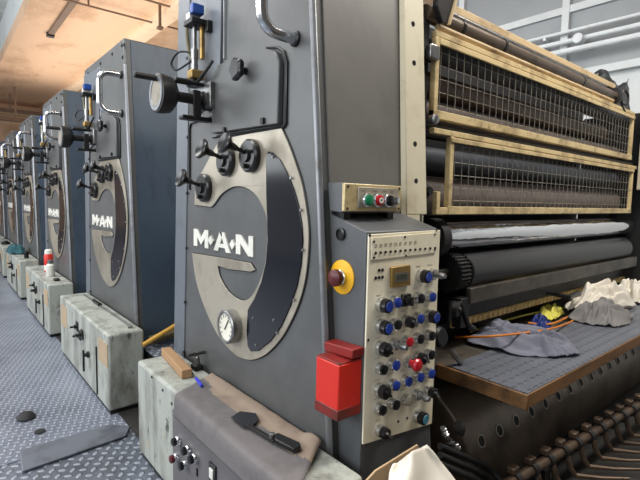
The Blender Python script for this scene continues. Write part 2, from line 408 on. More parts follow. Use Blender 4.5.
# dark lines standing in for the shadowed grooves around the cover
groove_line = MB().tube([Vector((XF-.004, p.y, p.z)) for p in pl([(190.5, 190), (190.5, 128), (192, 123.5), (216, 115.5)])], .004, 6); groove_line.build('groove_line', m_blk_metal, unit)
groove_line = MB().tube([Vector((XF-.004, p.y, p.z)) for p in pl([(214, 137.5), (240, 133.5), (285, 127), (287, 124), (288, 62), (285, 52), (278, 47.5), (268, 48)])], .0045, 6); groove_line.build('groove_line', m_dsteel, unit)
MB().tube([(XF-.002, 1.502, 1.88), (XF-.002, 1.503, 1.58)], .006, 6).build('seam_bead', m_trim, unit)
# emblem plate
emb = [(204, 171), (217, 147), (222, 139.5), (250, 134), (283, 128.5),
       (290, 144), (297, 163), (303, 182), (307, 203), (309.5, 222), (310.3, 240), (309, 262), (306, 283), (300, 304), (291, 324), (282, 339), (271, 351), (262, 357),
       (252, 359.5), (240, 356.5), (230, 348), (220.6, 336.7), (212, 321), (206, 307), (200, 290), (196, 272), (193.5, 253),
       (222, 257.5), (252, 263), (256.5, 270), (252, 271.5), (230, 269), (219, 265.5), (221, 276), (225.5, 285), (231.5, 293), (242, 300), (250.4, 298.5), (257, 290), (263, 277), (267, 261), (269.4, 231),
       (268, 217), (264, 206), (258, 195.5), (250, 189), (243, 186.6), (236, 186.6), (229, 189.5), (222, 195), (216, 203.5), (212.5, 207), (196, 205), (196.5, 190), (199, 179)]
def sm(p, n=4):
    return [(q.x, q.y) for q in spline([(a, b, 0) for a, b in p], n)]
emb = emb[:4] + sm(emb[4:27]) + emb[27:32] + sm(emb[32:52]) + emb[52:]
plate('emblem_plate', emb, .007, m_cream, .002)
eo = [Vector((XF-.001, p.y, p.z)) for p in pl(emb)]
MB().tube(eo + [eo[0]], .0032, 6).build('emblem_gasket', m_blk_metal, unit)
# dark glass in the crescent
gl = [(268.5, 160), (269, 155), (271.5, 151.5), (275, 152), (283, 160), (290, 173), (296.5, 189), (301.5, 206), (304.5, 224), (305.6, 240), (304, 264), (300, 285), (293, 306), (284, 326), (273, 341), (261, 350.5), (253, 351),
      (250, 345), (249, 330), (250.4, 309), (257, 298), (264, 281), (268.3, 263), (270.3, 240), (270, 222), (269, 200)]
plate('sight_glass', gl, .011, m_glass, .002)
for u, v in ((273, 157), (291, 178), (301, 210), (303, 250), (294, 300), (277, 333), (256, 345), (253, 318), (274, 320)):
    p = FX(XF-.011, u, v); MB().lathe(p, (-1, 0, 0), [(0, .005), (.003, .004)], 8).build('rivet', m_steel, unit)
# lettering
LT = {'M': [(0,0),(0,1),(.24,1),(.5,.55),(.76,1),(1,1),(1,0),(.76,0),(.76,.55),(.5,.13),(.24,.55),(.24,0)],
      'A': [(0,0),(.36,1),(.5,1),(.5,.72),(.38,.40),(.62,.40),(.5,.72),(.5,1),(.64,1),(1,0),(.74,0),(.68,.20),(.32,.20),(.26,0)],
      'N': [(0,0),(0,1),(.28,1),(.74,.42),(.74,1),(1,1),(1,0),(.72,0),(.26,.58),(.26,0)]}
def quadpt(q, a, b):
    tl, tr, br, bl = [Vector(x + (0,)) for x in q]
    p = (bl*(1-a)+br*a)*(1-b) + (tl*(1-a)+tr*a)*b
    return p.x, p.y
for ch, q in (('M', ((194.8,228.6),(209.3,230.3),(209.3,248.5),(194.8,245.3))), ('A', ((214.8,231.2),(231.2,233.4),(231.2,253.2),(214.8,249.9))), ('N', ((237,234.3),(254.2,236.4),(254.2,257),(237,253.6)))):
    plate('letter', [quadpt(q, a, b) for a, b in LT[ch]], .005, m_letter, 0)
for cx_, cy_ in ((212.3, 240.4), (233.9, 244.5)):
    plate('lettering_diamond', [(cx_-2.6, cy_-.4), (cx_, cy_-5), (cx_+2.6, cy_+.4), (cx_, cy_+5)], .008, m_letter, 0)
# three black pull knobs on round discs
for u, v in ((228, 161), (252, 156), (206, 188)):
    p = FX(XF-.007, u, v); ax = Vector((-1, 0, 0)); bx_ = Vector((-1, 0, .34)).normalized()
    k = MB().lathe(p, ax, [(0, .054), (.016, .054), (.022, .048), (.022, .022), (.030, .020), (.030, 0)], 28).build('pull_knob', m_black, unit)
    MB().lathe(p, bx_, [(.02, .007), (.095, .007)], 10).build('stem', m_dsteel, k)
    MB().lathe(p, bx_, [(.060, .009), (.082, .013), (.094, .026), (.102, .034), (.108, .035), (.112, .031), (.106, .014), (.106, 0)], 24).build('grip', m_black, k)
    MB().lathe(p+Vector((-.022, 0, -.034)), ax, [(0, .008), (.014, .008)], 8).build('detent_pin', m_dsteel, k)
# star knob on the cover
p = FX(XF-.02, 246, 71)
k = MB().lathe(p, (-1, 0, 0), [(0, .012), (.010, .012), (.014, .006), (.026, .006)], 14).build('cover_knob', m_black, unit)
g = MB()
nn = 48; ringA = []; 
for lay, (xx, sc) in enumerate(((-.024, .9), (-.030, 1.0), (-.040, 1.0), (-.046, .8))):
    ringA.append([g.bm.verts.new(p + Vector((xx, math.cos(2*PI*i/nn)*(.034+.003*math.cos(5*2*PI*i/nn))*sc, math.sin(2*PI*i/nn)*(.034+.003*math.cos(5*2*PI*i/nn))*sc))) for i in range(nn)])
for a, b2 in zip(ringA[:-1], ringA[1:]):
    for i in range(nn): g.bm.faces.new([a[i], a[(i+1) % nn], b2[(i+1) % nn], b2[i]])
g.bm.faces.new(ringA[0]); g.bm.faces.new(ringA[-1])
g.build('star_grip', m_black, k)
# chrome grab handle
zb_, zt_ = 1.545, 1.752; yh = 1.085; st = .115
pts = [(XF, yh, zb_)] + arc((XF-st+.05, yh, zb_+.05), .05, -PI/2, -PI, 6, (1, 0, 0), (0, 0, 1)) + arc((XF-st+.05, yh, zt_-.05), .05, PI, PI/2, 6, (1, 0, 0), (0, 0, 1)) + [(XF, yh, zt_)]
hd = MB().tube(pts, .0165, 14).build('grab_handle', m_chrome, unit)
for z in (zb_, zt_):
    MB().lathe((XF, yh, z), (-1, 0, 0), [(0, .022), (.008, .022), (.012, .016)], 16).build('flange', m_dsteel, hd)
# crank handwheel on a shaft with its bracket
hy, hz = 1.60, 1.445
w = MB().lathe((XF-.01, hy, hz), (-1, 0, 0), [(0, .034), (.03, .034), (.034, .028), (.036, .018), (.17, .018)], 18).build('handwheel', m_dsteel, unit)
MB().lathe((XF-.165, hy, hz), (-1, 0, 0), [(-.03, .020), (-.012, .050), (0, .062), (.024, .066), (.044, .066), (.046, .060)], 32).build('wheel_rim', m_dsteel, w)
MB().lathe((XF-.210, hy, hz), (-1, 0, 0), [(0, .060), (.004, .059), (.004, .046), (.0, .044)], 32).build('scale_ring', m_trim, w)
MB().lathe((XF-.2105, hy, hz), (-1, 0, 0), [(0, .043), (.002, .043)], 28).build('dial', m_cream, w)
MB().lathe((XF-.20, hy-.01, hz+.046), (-1, 0, 0), [(0, .009), (.02, .010), (.085, .010), (.088, .007)], 12).build('crank_grip', m_dsteel, w)
MB().lathe((XF-.01, hy-.005, hz+.055), (-1, 0, 0), [(0, .007), (.08, .007), (.08, .011), (.135, .011), (.137, .006)], 12).build('lever_grip', m_black, w)
MB().box((XF-.085, hy-.022, hz-.07), (XF-.055, hy+.022, hz+.03)).box((XF-.12, hy-.012, hz-.075), (XF-.005, hy+.03, hz-.06)).build('shaft_bracket', m_dsteel, w, bevel=.004)
MB().box((XF-.04, hy-.06, hz-.03), (XF-.01, hy+.05, hz+.06)).build('mount_block', m_steel, w, bevel=.004)
# valve column with hoses
vy_, xb = 1.645, XF-.05
v = MB().lathe((xb, vy_, 1.50), (0, 0, 1), [(0, .030), (.012, .030), (.014, .018), (.03, .016)], 16).build('valve', m_blk_metal, unit)
MB().box((xb-.022, vy_-.022, 1.525), (xb+.03, vy_+.022, 1.56)).build('brass_body', m_brass, v, bevel=.006)
MB().lathe((xb, vy_, 1.56), (0, 0, 1), [(0, .012), (.02, .013), (.02, .011), (.04, .012), (.04, .014), (.075, .014), (.075, .008), (.16, .008)], 14).build('cylinder', m_steel, v)
MB().box((xb-.03, vy_-.045, 1.715), (xb+.04, vy_+.03, 1.735)).build('head_plate', m_blk_metal, v, bevel=.003)
MB().box((xb-.020, vy_-.03, 1.755), (xb+.025, vy_+.000, 1.79)).build('blue_coil', m_lblue, v, bevel=.004)
MB().box((xb-.02, vy_+.000, 1.735), (xb+.025, vy_+.032, 1.765)).build('coil_plug', m_wplas, v, bevel=.003)
MB().box((xb+.02, vy_-.065, 1.69), (XF-.008, vy_-.045, 1.73)).build('head_bracket', m_blk_metal, v, bevel=.003)
MB().tube([(xb+.02, vy_-.02, 1.72), (xb+.02, vy_-.02, 1.60)], .010, 10).build('rod', m_brass, v)
MB().tube(spline([(xb, vy_+.03, 1.755), (xb, vy_+.06, 1.745), (xb, vy_+.066, 1.70), (xb, vy_+.05, 1.64), (xb, vy_+.02, 1.60)]), .007, 8).build('hose', m_hose, v)
MB().tube(spline([(xb, vy_+.01, 1.625), (xb-.03, vy_+.07, 1.635), (xb-.04, vy_+.12, 1.605), (xb-.03, vy_+.10, 1.575), (xb-.01, vy_+.04, 1.59), (xb, vy_+.005, 1.605)]), .004, 8).build('hose', m_rub, v)
MB().tube(spline([(xb, vy_-.02, 1.515), (xb, vy_-.08, 1.535), (xb+.01, vy_-.125, 1.57)]), [.006]*16+[.006], 8).build('release_lever', m_black, v)
# small hinge stubs at cover edges
for u, v2 in ((263.5, 122), (225, 131)):
    q = FX(XF-.02, u, v2); MB().box((q.x-.008, q.y-.008, q.z-.006), (q.x+.004, q.y+.008, q.z+.012)).build('catch', m_blk_metal, unit)
index_kids()
PITCH = 1.6
ULAB = ['second printing unit, its dark blue flank beside the nearest unit',
        'third printing unit, behind the terminal box carrying the red can and white bottle',
        'fourth printing unit, behind the terminal box with the teal rag',
        'fifth printing unit in the row, a narrow grey strip left of the fourth',
        'sixth printing unit in the row, last but one and mostly hidden',
        'farthest printing unit at the left edge of the photo']
copies = []
for k, lab in enumerate(ULAB):
    c = copy_tree(unit); copies.append(c); c.location = U0 + Vector((0, PITCH*(k+1), 0)); c['label'] = lab

# pressure gauge, on the nearest unit only
gc = FX(XF-.007, 234, 325.5)
g = MB().lathe(gc, (-1, 0, 0), [(0, .060), (.034, .060), (.038, .056), (.038, .050), (.030, .049), (.030, 0)], 32).build('pressure_gauge', m_steel, unit)
MB().lathe(gc+Vector((-.0302, 0, 0)), (-1, 0, 0), [(0, .0485), (.002, .0485)], 32).build('dial', m_glassw, g)
t = MB()
for k in range(11):
    a = math.radians(-130+26*k); d = Vector((0, -math.sin(a), math.cos(a))); q = gc + Vector((-.0325, 0, 0))
    t.bar(q + d*.034, q + d*.044, .0022, .0014, (1, 0, 0))
t.build('dial_marks', m_ticks, g)
a = math.radians(35); d = Vector((0, -math.sin(a), math.cos(a)))
MB().bar(gc+Vector((-.034, 0, 0))-d*.012, gc+Vector((-.034, 0, 0))+d*.036, .004, .0016, (1, 0, 0)).build('needle', m_black, g)
# same slate paint on all; nearest flank coloured grey for its warm reflected light
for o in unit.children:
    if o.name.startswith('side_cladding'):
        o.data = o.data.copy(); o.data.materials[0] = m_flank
# ------------------------------------------------------------------ terminal boxes at the feet of the units
B0 = Vector((.70, 1.32, 0))
def tbox(loc, label, y0, y1, patches):
    r = empty('terminal_box', loc, label, 'box', 'terminal boxes along the walkway')
    X0, X1 = loc.x-.088, loc.x+.088
    MB().box((X0, loc.y+y0, 0.02), (X1, loc.y+y1, .41)).build('casing', m_box, r, bevel=.012, seg=3)
    MB().box((X0+.01, loc.y+y0+.01, 0), (X1-.005, loc.y+y1-.01, .03)).build('plinth', m_blk_metal, r)
    return r, X0
r2, X0 = tbox(B0 + Vector((0, PITCH, 0)), 'stained grey terminal box with tan patches and a long rod lying on it', -.575, .575, True)
def tb_switches(r, X0, yb):
    # toggle switches and handle on the front face, yb = y of box centre
    for y, z in ((yb-.06, .29), (yb-.0, .27), (yb+.06, .31)):
        s = MB().box((X0-.008, y-.022, z-.028), (X0+.002, y+.022, z+.028)).build('switch', m_dsteel, r, bevel=.003)
        MB().lathe((X0-.006, y, z), (-1, 0, 0), [(0, .012), (.015, .012), (.016, .005), (.035, .007)], 12).build('toggle', m_black, s)
    s = MB().lathe((X0, yb-.20, .21), (-1, 0, 0), [(0, .018), (.012, .018), (.014, .01), (.03, .01)], 14).build('latch', m_dsteel, r)
    MB().box((X0-.034, yb-.208, .12), (X0-.024, yb-.192, .24)).build('latch_handle', m_blk_metal, s, bevel=.003)
    s = MB().tube([(X0-.004, yb-.37, .04), (X0-.004, yb-.37, .30)], .004, 6).build('door_seam', m_dsteel, r)
tb_switches(r2, X0, B0.y+PITCH)
yb = B0.y+PITCH
MB().box((X0-.0015, yb-.570, .24), (X0+.001, yb-.40, .36)).build('tan_patch', m_tan, r2)
MB().box((X0-.0015, yb+.36, .22), (X0+.001, yb+.54, .36)).build('tan_patch', m_tan, r2)
index_kids()
BLAB = ['grey terminal box with a red can and a white bottle standing on it',
        'grey terminal box carrying the crumpled teal rag',
        'grey terminal box just beyond the one with the teal rag',
        'small far terminal box, second beyond the teal rag']
for k, lab in enumerate(BLAB):
    c = copy_tree(r2); c.location = B0 + Vector((0, PITCH*(k+2), 0)); c['label'] = lab
r1, X1_ = tbox(B0, 'nearest terminal box, half covered by the grey leather sheet', -.565, .59, False)
m_fplate = M('grey control plate', (104, 101, 102), .6, 0, (88, 85, 86), 5)
# control plate on its front with buttons
MB().box((X1_-.004, .78, .03), (X1_+.002, 1.525, .345)).build('front_plate', m_fplate, r1)
def knob_set(p, col, r, rr=.017):
    s = MB().lathe(p, (-1, 0, 0), [(0, rr), (.012, rr), (.016, rr*.85), (.016, 0)], 16).build('push_button', m_chrome, r)
    MB().lathe(Vector(p)+Vector((-.015, 0, 0)), (-1, 0, 0), [(0, rr*.8), (.012, rr*.8), (.015, rr*.5), (.015, 0)], 14).build('button_cap', col, s)
for u, v, m in ((180, 440, m_black), (190, 449, m_black), (178, 457, m_dred), (187, 464, m_black), (197, 457.5, m_black)):
    knob_set(FX(X1_-.004, u, v), m, r1)
q = FX(X1_-.004, 213.5, 473); s = MB().box((q.x-.006, q.y-.022, q.z-.03), (q.x+.001, q.y+.022, q.z+.03)).build('rocker_switch', m_black, r1, bevel=.002)
MB().box((q.x-.010, q.y-.012, q.z-.016), (q.x-.005, q.y+.012, q.z+.016)).build('rocker', m_wplas, s, bevel=.002)
q = FX(X1_-.004, 197.5, 472); MB().box((q.x-.004, q.y-.004, q.z-.012), (q.x+.001, q.y+.004, q.z+.012)).build('key_slot', m_black, r1)
for u, v in ((172, 403.5), (163, 390), (152, 377)):
    q = FX(X1_, u, v); MB().lathe(q, (-1, 0, 0), [(0, .006), (.003, .005)], 10).build('screw', m_black, r1)
q = FZ(.411, 297, 466); MB().box((q.x-.015, q.y-.03, .409), (q.x+.015, q.y+.03, .412)).build('paper_tag', m_wplas, r1)

# ------------------------------------------------------------------ floor odds
m_strip = M('worn grey strip', (112, 116, 126), .45, .3, (70, 72, 78), 6)
st = MB()
st.prism([FZ(.001, 20, 452), FZ(.001, 110, 425.5), FZ(.001, 130, 428), FZ(.001, 126, 437), FZ(.001, 22, 473)], (0, 0, .008))
tag(st.build('threshold_strip', m_strip, bevel=.003), 'flat dark steel strip across the tread plate floor', 'metal strip')
q = FZ(0, 26, 418)
rb = MB(); rb.lathe(q, (0, 0, 1), [(0, .05), (.008, .055), (.022, .040), (.028, .02), (.029, 0)], 20)
for v in rb.bm.verts: v.co.x = q.x + (v.co.x-q.x)*.75; v.co.y = q.y + (v.co.y-q.y)*.85
tag(rb.build('rubber_bumper', m_rub), 'black oval rubber lump lying on the tread plate', 'rubber bumper')
fe = MB().box((.655, 1.6, -.001), (.80, 16, .003)); struct('trim_4', fe, m_pit)
q = FZ(0, 40, 432); 
tag(MB().lathe(q, (0, 0, 1), [(0, .024), (.006, .022), (.009, 0)], 14).build('rubber_crumb', m_rub), 'small dark crumb beside the oval rubber lump', 'crumb')
for k in range(1, 4):
    y0 = 1.99+PITCH*(k-1)
    s_ = empty('step_platform', (1.0, y0+.2, 0), ['low dark step between the nearest and the second unit', 'low dark step between the second and the third unit', 'low dark step between the third and the fourth unit'][k-1], 'step', 'steps between the units')
    MB().box((.81, y0+.01, 0), (1.4, y0+.40, .29)).build('body', m_blk_metal, s_)
    MB().box((.802, y0+.005, .29), (1.4, y0+.41, .30)).build('tread', m_floor2, s_)
bh = MB().tube([FZ(.335, 143, 345), FZ(.335, 143, 345)*.0 + Vector((1.05, 2.345, .445))], .012, 10)
tag(bh.build('broom_handle', M('yellow lacquered stick', (206, 158, 62), .45)), 'yellow wooden stick lying between the nearest and second unit', 'broom handle')
a = Vector((.83, 2.375, .335)); b_ = Vector((1.16, 2.41, .375))
sp = MB(); n_ = 160; L_ = b_-a
sp.tube([a+L_*(i/n_)+Vector((0, math.cos(i*.9)*.024, math.sin(i*.9)*.024)) for i in range(n_+1)], .004, 5)
sp.tube([a, b_], .021, 10)
tag(sp.build('spiral_hose', m_hose), 'ribbed flexible hose behind the yellow stick', 'hose')

# ------------------------------------------------------------------ things on the nearest box
zT = .411
# leather sheet: flat on the top, bending over the front edge, right end lifted
lm = MB(); nx, ny = 34, 44; xe = X1_; grid = []
for j in range(ny+1):
    b = j/ny; row = []
    yfront = 1.475 - b*(1.475-.80); yback = 1.575 - b*(1.575-.90)
    for i in range(nx+1):
        a = i/nx
        top = .175; s_ = a*(top+.075)            # distance from the back edge
        wob = .004*noise.noise(Vector((a*3, b*6, 1.3)))
        if s_ <= top:
            x = .785 - s_; z = zT + .004 + abs(wob)
        else:
            e = s_-top; x = xe - .008 - .006*math.sin(min(1, e/.03)*PI/2) ; z = zT + .004 - e
            if e < .012: z = zT+.004-e*.6
        tt = min(1, s_/top)
        y = yback + (yfront-yback)*tt
        if b > .86:
            lift = ((b-.86)/.14)
            if a < .55:
                z += .016*math.sin(lift*PI*.75)*(1-a/.55); y += .02*lift*(1-a/.55)
        # shallow back hump
        z += .006*math.exp(-((a-.12)/.1)**2)*math.sin(b*PI)
        row.append(lm.bm.verts.new((x, y, z)))
    grid.append(row)
for j in range(ny):
    for i in range(nx): lm.bm.faces.new([grid[j][i], grid[j][i+1], grid[j+1][i+1], grid[j+1][i]])
lo_ = lm.build('leather_sheet', m_leather, solid=.005, ang=80); lo_.data.materials.append(m_leatherb)
for p_ in lo_.data.polygons:
    jj, ii = divmod(p_.index, nx)
    if ii/nx < .34+.10*noise.noise(Vector((jj*.12, ii*.1, 2)))-.10*(jj/ny < .12): p_.material_index = 1
tag(lo_, 'grey leather sheet draped over the nearest terminal box', 'leather sheet')
# ink knife on the leather
zk = zT+.019
k = empty('ink_knife', FZ(zk, 262, 436), 'black handled ink knife with a broad dark blade lying on the leather sheet', 'knife')
bl = [FZ(zk, u, v) for u, v in ((231, 418), (240, 412), (256, 414), (259, 420), (250, 428), (243, 427))]
MB().prism(bl, (0, 0, .003)).build('blade', M('dark blade', (58, 60, 68), .35, .6), k)
MB().bar(FZ(zk+.003, 248, 425), FZ(zk+.003, 275, 441), .013, .006).build('shank', m_dsteel, k, bevel=.001)
hn = [FZ(zk, u, v) for u, v in ((274, 439), (278, 437), (300, 447), (301, 451), (294, 454), (275, 444))]
MB().prism(hn, (0, 0, .014)).build('handle', m_black, k, bevel=.003)
q = FZ(zk+.004, 272, 437.5); MB().lathe(q, (0, 0, 1), [(0, .009), (.012, .009), (.013, .005)], 12).build('rivet', m_steel, k)
wb = MB(); c0 = FZ(zT+.018, 166, 351); c1 = FZ(zT+.018, 187, 374)
wb.bar(c0, c1, .04, .034); tag(wb.build('wood_block', m_block, bevel=.003), 'raw wooden block on the far end of the nearest terminal box', 'wood block')
pn = empty('pen', FZ(zT, 196, 380), 'blue pen lying beside the wooden block', 'pen')
p0 = FZ(zT+.010, 190, 370); p1 = FZ(zT+.016, 202, 386)
MB().tube([p0, p0.lerp(p1, .55)], .003, 8).build('refill', m_steel, pn); MB().tube([p0.lerp(p1, .55), p1], .006, 8).build('barrel', M('blue pen plastic', (50, 60, 190), .35), pn)
q = Vector((.765, 1.665, zT))
cl = empty('clamp', q, 'small dark steel clamp behind the blue pen', 'clamp')
MB().box((q.x-.018, q.y-.022, q.z), (q.x+.018, q.y+.022, q.z+.02)).build('foot', m_blk_metal, cl, bevel=.003)
MB().lathe(q+Vector((0, 0, .02)), (0, 0, 1), [(0, .012), (.03, .010), (.034, .006), (.05, .006)], 12).build('screw_post', m_steel, cl)
MB().tube([q+Vector((-.03, .01, .06)), q+Vector((.03, -.012, .068))], .007, 8).build('tommy_bar', m_dsteel, cl)
# second box
rd = empty('rod_tool', (.70, 2.9, .41), 'long thin steel rod with a black grip on the tan patched box', 'tool')
zz = .417
e0 = FZ(zz, 84, 294.5); e1 = FZ(zz, 132, 327); gmid = e0.lerp(e1, .25); gm2 = e0.lerp(e1, .40)
MB().tube([e0, e1, e1+Vector((-.02, -.0, .0))], .0045, 8).build('rod', m_steel, rd); MB().tube([gmid+Vector((0,0,.004)), gm2+Vector((0,0,.004))], .012, 10).build('grip', m_black, rd)
# third box
q = Vector((.73, 4.62, .411))
can = empty('spray_can', q, 'red can with white top on the third terminal box', 'can')
MB().lathe(q, (0, 0, 1), [(0, .034), (.004, .036), (.15, .036), (.16, .030)], 20).build('body', m_redbox, can)
MB().lathe(q, (0, 0, 1), [(.16, .030), (.19, .028), (.2, .018)], 20).build('cap', m_wplas, can)
MB().lathe(q, (0, 0, 1), [(.015, .0365), (.06, .0365)], 20).build('label_band', m_wplas, can)
q = Vector((.70, 4.36, .411))
bt = empty('white_bottle', q, 'white plastic bottle in front of the red can', 'bottle')
MB().lathe(q, (0, 0, 1), [(0, .030), (.005, .033), (.09, .033), (.105, .022)], 20).build('body', m_wplas, bt)
MB().lathe(q, (0, 0, 1), [(.105, .020), (.135, .020), (.138, .01)], 16).build('cap', m_steel, bt)
q = Vector((.70, 4.12, .411)); tl = MB().box((q.x-.02, q.y-.05, q.z), (q.x+.02, q.y+.02, q.z+.016))
tag(tl.build('black_clip', m_black, bevel=.004), 'small black clip on the near end of the third terminal box', 'clip')

def heap(name, mat, cx, cy, z0, wx, wy, hgt, label, cat, seed, rot=0, n=26, fold=7.0, tail=None, group=None):
    """a crumpled cloth: an irregular sheet with ridged folds that settles on the surface z0"""
    mb = MB(); g = []; n = 44
    for j in range(n+1):
        row = []
        for i in range(n+1):
            a = i/n*2-1; b = j/n*2-1
            rr = max(abs(a), abs(b)); ang = math.atan2(b, a)
            edge = 1 + .30*noise.noise(Vector((math.cos(ang)*1.6, math.sin(ang)*1.6, seed)))
            k = rr/max(1e-6, math.hypot(a, b)) if rr > 0 else 0
            px, py = a*(.55*k+.45)*edge*wx/2, b*(.55*k+.45)*edge*wy/2
            wa = a + .35*noise.noise(Vector((a*1.5, b*1.5, seed+4))); wb = b + .35*noise.noise(Vector((a*1.5+7, b*1.5, seed)))
            r1_ = max(0, 1-2.4*abs(noise.noise(Vector((wa*.9+seed, wb*fold*.28, seed*2.1)))))
            r2_ = max(0, 1-2.6*abs(noise.noise(Vector((wa*1.8+seed*3, wb*fold*.5+wa, seed)))))
            fall = max(0, 1-rr**2.5)
            body = .5+.5*noise.noise(Vector((a*.9+seed, b*.9, seed*.7)))
            z = hgt*(fall*(.20+.35*body) + (.60*r1_+.36*r2_)*(.20+.80*fall))
            z = max(0.002, z)
            x2 = px*math.cos(rot)-py*math.sin(rot); y2 = px*math.sin(rot)+py*math.cos(rot)
            row.append(mb.bm.verts.new((cx+x2, cy+y2, z0+z)))
        g.append(row)
    for j in range(n):
        for i in range(n): mb.bm.faces.new([g[j][i], g[j][i+1], g[j+1][i+1], g[j+1][i]])
    return tag(mb.build(name, mat, solid=.003, ang=80, sub=1), label, cat, group)
heap('teal_rag', m_teal_rag, .675, 6.3, .411, .19, .34, .09, 'crumpled teal rag on the fourth terminal box', 'rag', 3.1)
q = Vector((.70, 5.72, .411)); tag(MB().lathe(q, (0, 0, 1), [(0, .022), (.07, .022), (.075, .012)], 14).build('ink_tin', m_black, bevel=.002), 'small black tin beside the teal rag', 'tin')
q = Vector((.68, 7.45, .411)); tag(MB().lathe(q, (0, 0, 1), [(0, .05), (.03, .05), (.035, .03), (.05, .02)], 14).build('oil_tin', m_blk_metal), 'dark low tin on the fifth terminal box', 'tin')

# ------------------------------------------------------------------ control console
CXL, CXR, CYF = .83, 1.132, .812
cs = empty('control_console', (.98, .88, 0), 'dark grey control console with a cream panel full of buttons', 'control console')
prof = [(CXL, .953, 1.054), (CXL, CYF, 1.013), (CXL, CYF, 0), (CXL, Yr(0)-.008, 0)]
MB().prism(prof, (CXR-CXL, 0, 0)).build('housing', m_console, cs, bevel=.004)
# panel
pz1, pz0 = 1.008, .43
MB().hexa([(CXL+.004, CYF-.005, .452), (CXR, CYF-.005, .418), (CXR, CYF+.001, .418), (CXL+.004, CYF+.001, .452)],
          [(CXL+.004, CYF-.005, 1.006), (CXR, CYF-.005, 1.010), (CXR, CYF+.001, 1.010), (CXL+.004, CYF+.001, 1.006)]).build('panel', m_panel, cs, bevel=.001)
YP = CYF-.005
def pp(u, v): return FY(YP, u, v)
# lamp strip
q0, q1 = pp(371, 238), pp(436, 255)
a_ = pp(371, 238); b_ = pp(435, 232.5); c_ = pp(435, 252.5); d2 = pp(371, 260)
ls = MB().prism([a_, b_, c_, d2], (0, -.003, 0)).build('indicator_strip', m_panel, cs, bevel=.001)
for i in range(13):
    t = i/12; q = pp(374.5 + (434-374.5)*t, 252.8 + (247.8-252.8)*t)
    MB().lathe(q+Vector((0, -.003, 0)), (0, -1, 0), [(0, .0038), (.003, .0034), (.004, 0)], 10).build('indicator_lamp', m_black, ls)
gly = MB()
for i in range(9):
    t = i/12; q = pp(375 + (434-375)*t, 245.5 + (240.5-245.5)*t) + Vector((0, -.0035, 0))
    random.seed(i)
    w_, h_ = .0036, .0032
    for (p, s2) in (((-w_, -h_), (w_, -h_)), ((-w_, h_), (w_, h_)), ((-w_, -h_), (-w_, h_)), ((w_, -h_), (w_, h_))):
        gly.bar(q+Vector((p[0], 0, p[1])), q+Vector((s2[0], 0, s2[1])), .001, .001, (0, 1, 0))
gly.build('strip_symbols', M('grey print', (160, 150, 128), .6), ls)
for u, v in ((373, 241.5), (404, 236.8), (434, 234.5), (373, 257.5), (405, 255.6), (434, 249.5)):
    MB().lathe(pp(u, v)+Vector((0, -.003, 0)), (0, -1, 0), [(0, .0035), (.002, .003)], 8).build('screw', m_dsteel, ls)
for u, v in ((369.5, 235.5), (436.5, 229.7), (436, 322), (368, 340), (365.8, 445.5), (433, 419), (398, 421.5), (407, 418)):
    MB().lathe(pp(u, v), (0, -1, 0), [(0, .004), (.002, .0035)], 8).build('screw', m_black, cs)
for u, v in ((375.5, 278), (378.9, 277.5), (382.3, 277), (379, 270.2), (382.3, 270)):
    MB().lathe(pp(u, v), (0, -1, 0), [(0, .0048), (.002, .0045)], 8).build('pin_socket', m_black, cs)
# display
fr = MB().prism([pp(389.5, 267), pp(408, 264.6), pp(408, 285), pp(389.5, 287.4)], (0, -.010, 0)).build('display', m_brass, cs, bevel=.002)
MB().prism([p+Vector((0, -.0095, 0)) for p in (pp(392, 272.5), pp(405.6, 270.8), pp(405.6, 280.2), pp(392, 282))], (0, -.002, 0)).build('display_window', m_lcd, fr)
MB().prism([p+Vector((0, -.0115, 0)) for p in (pp(393.5, 274.3), pp(403.5, 273), pp(403.5, 278.2), pp(393.5, 279.4))], (0, -.0006, 0)).build('display_digits', M('dark display', (62, 66, 58), .3), fr)
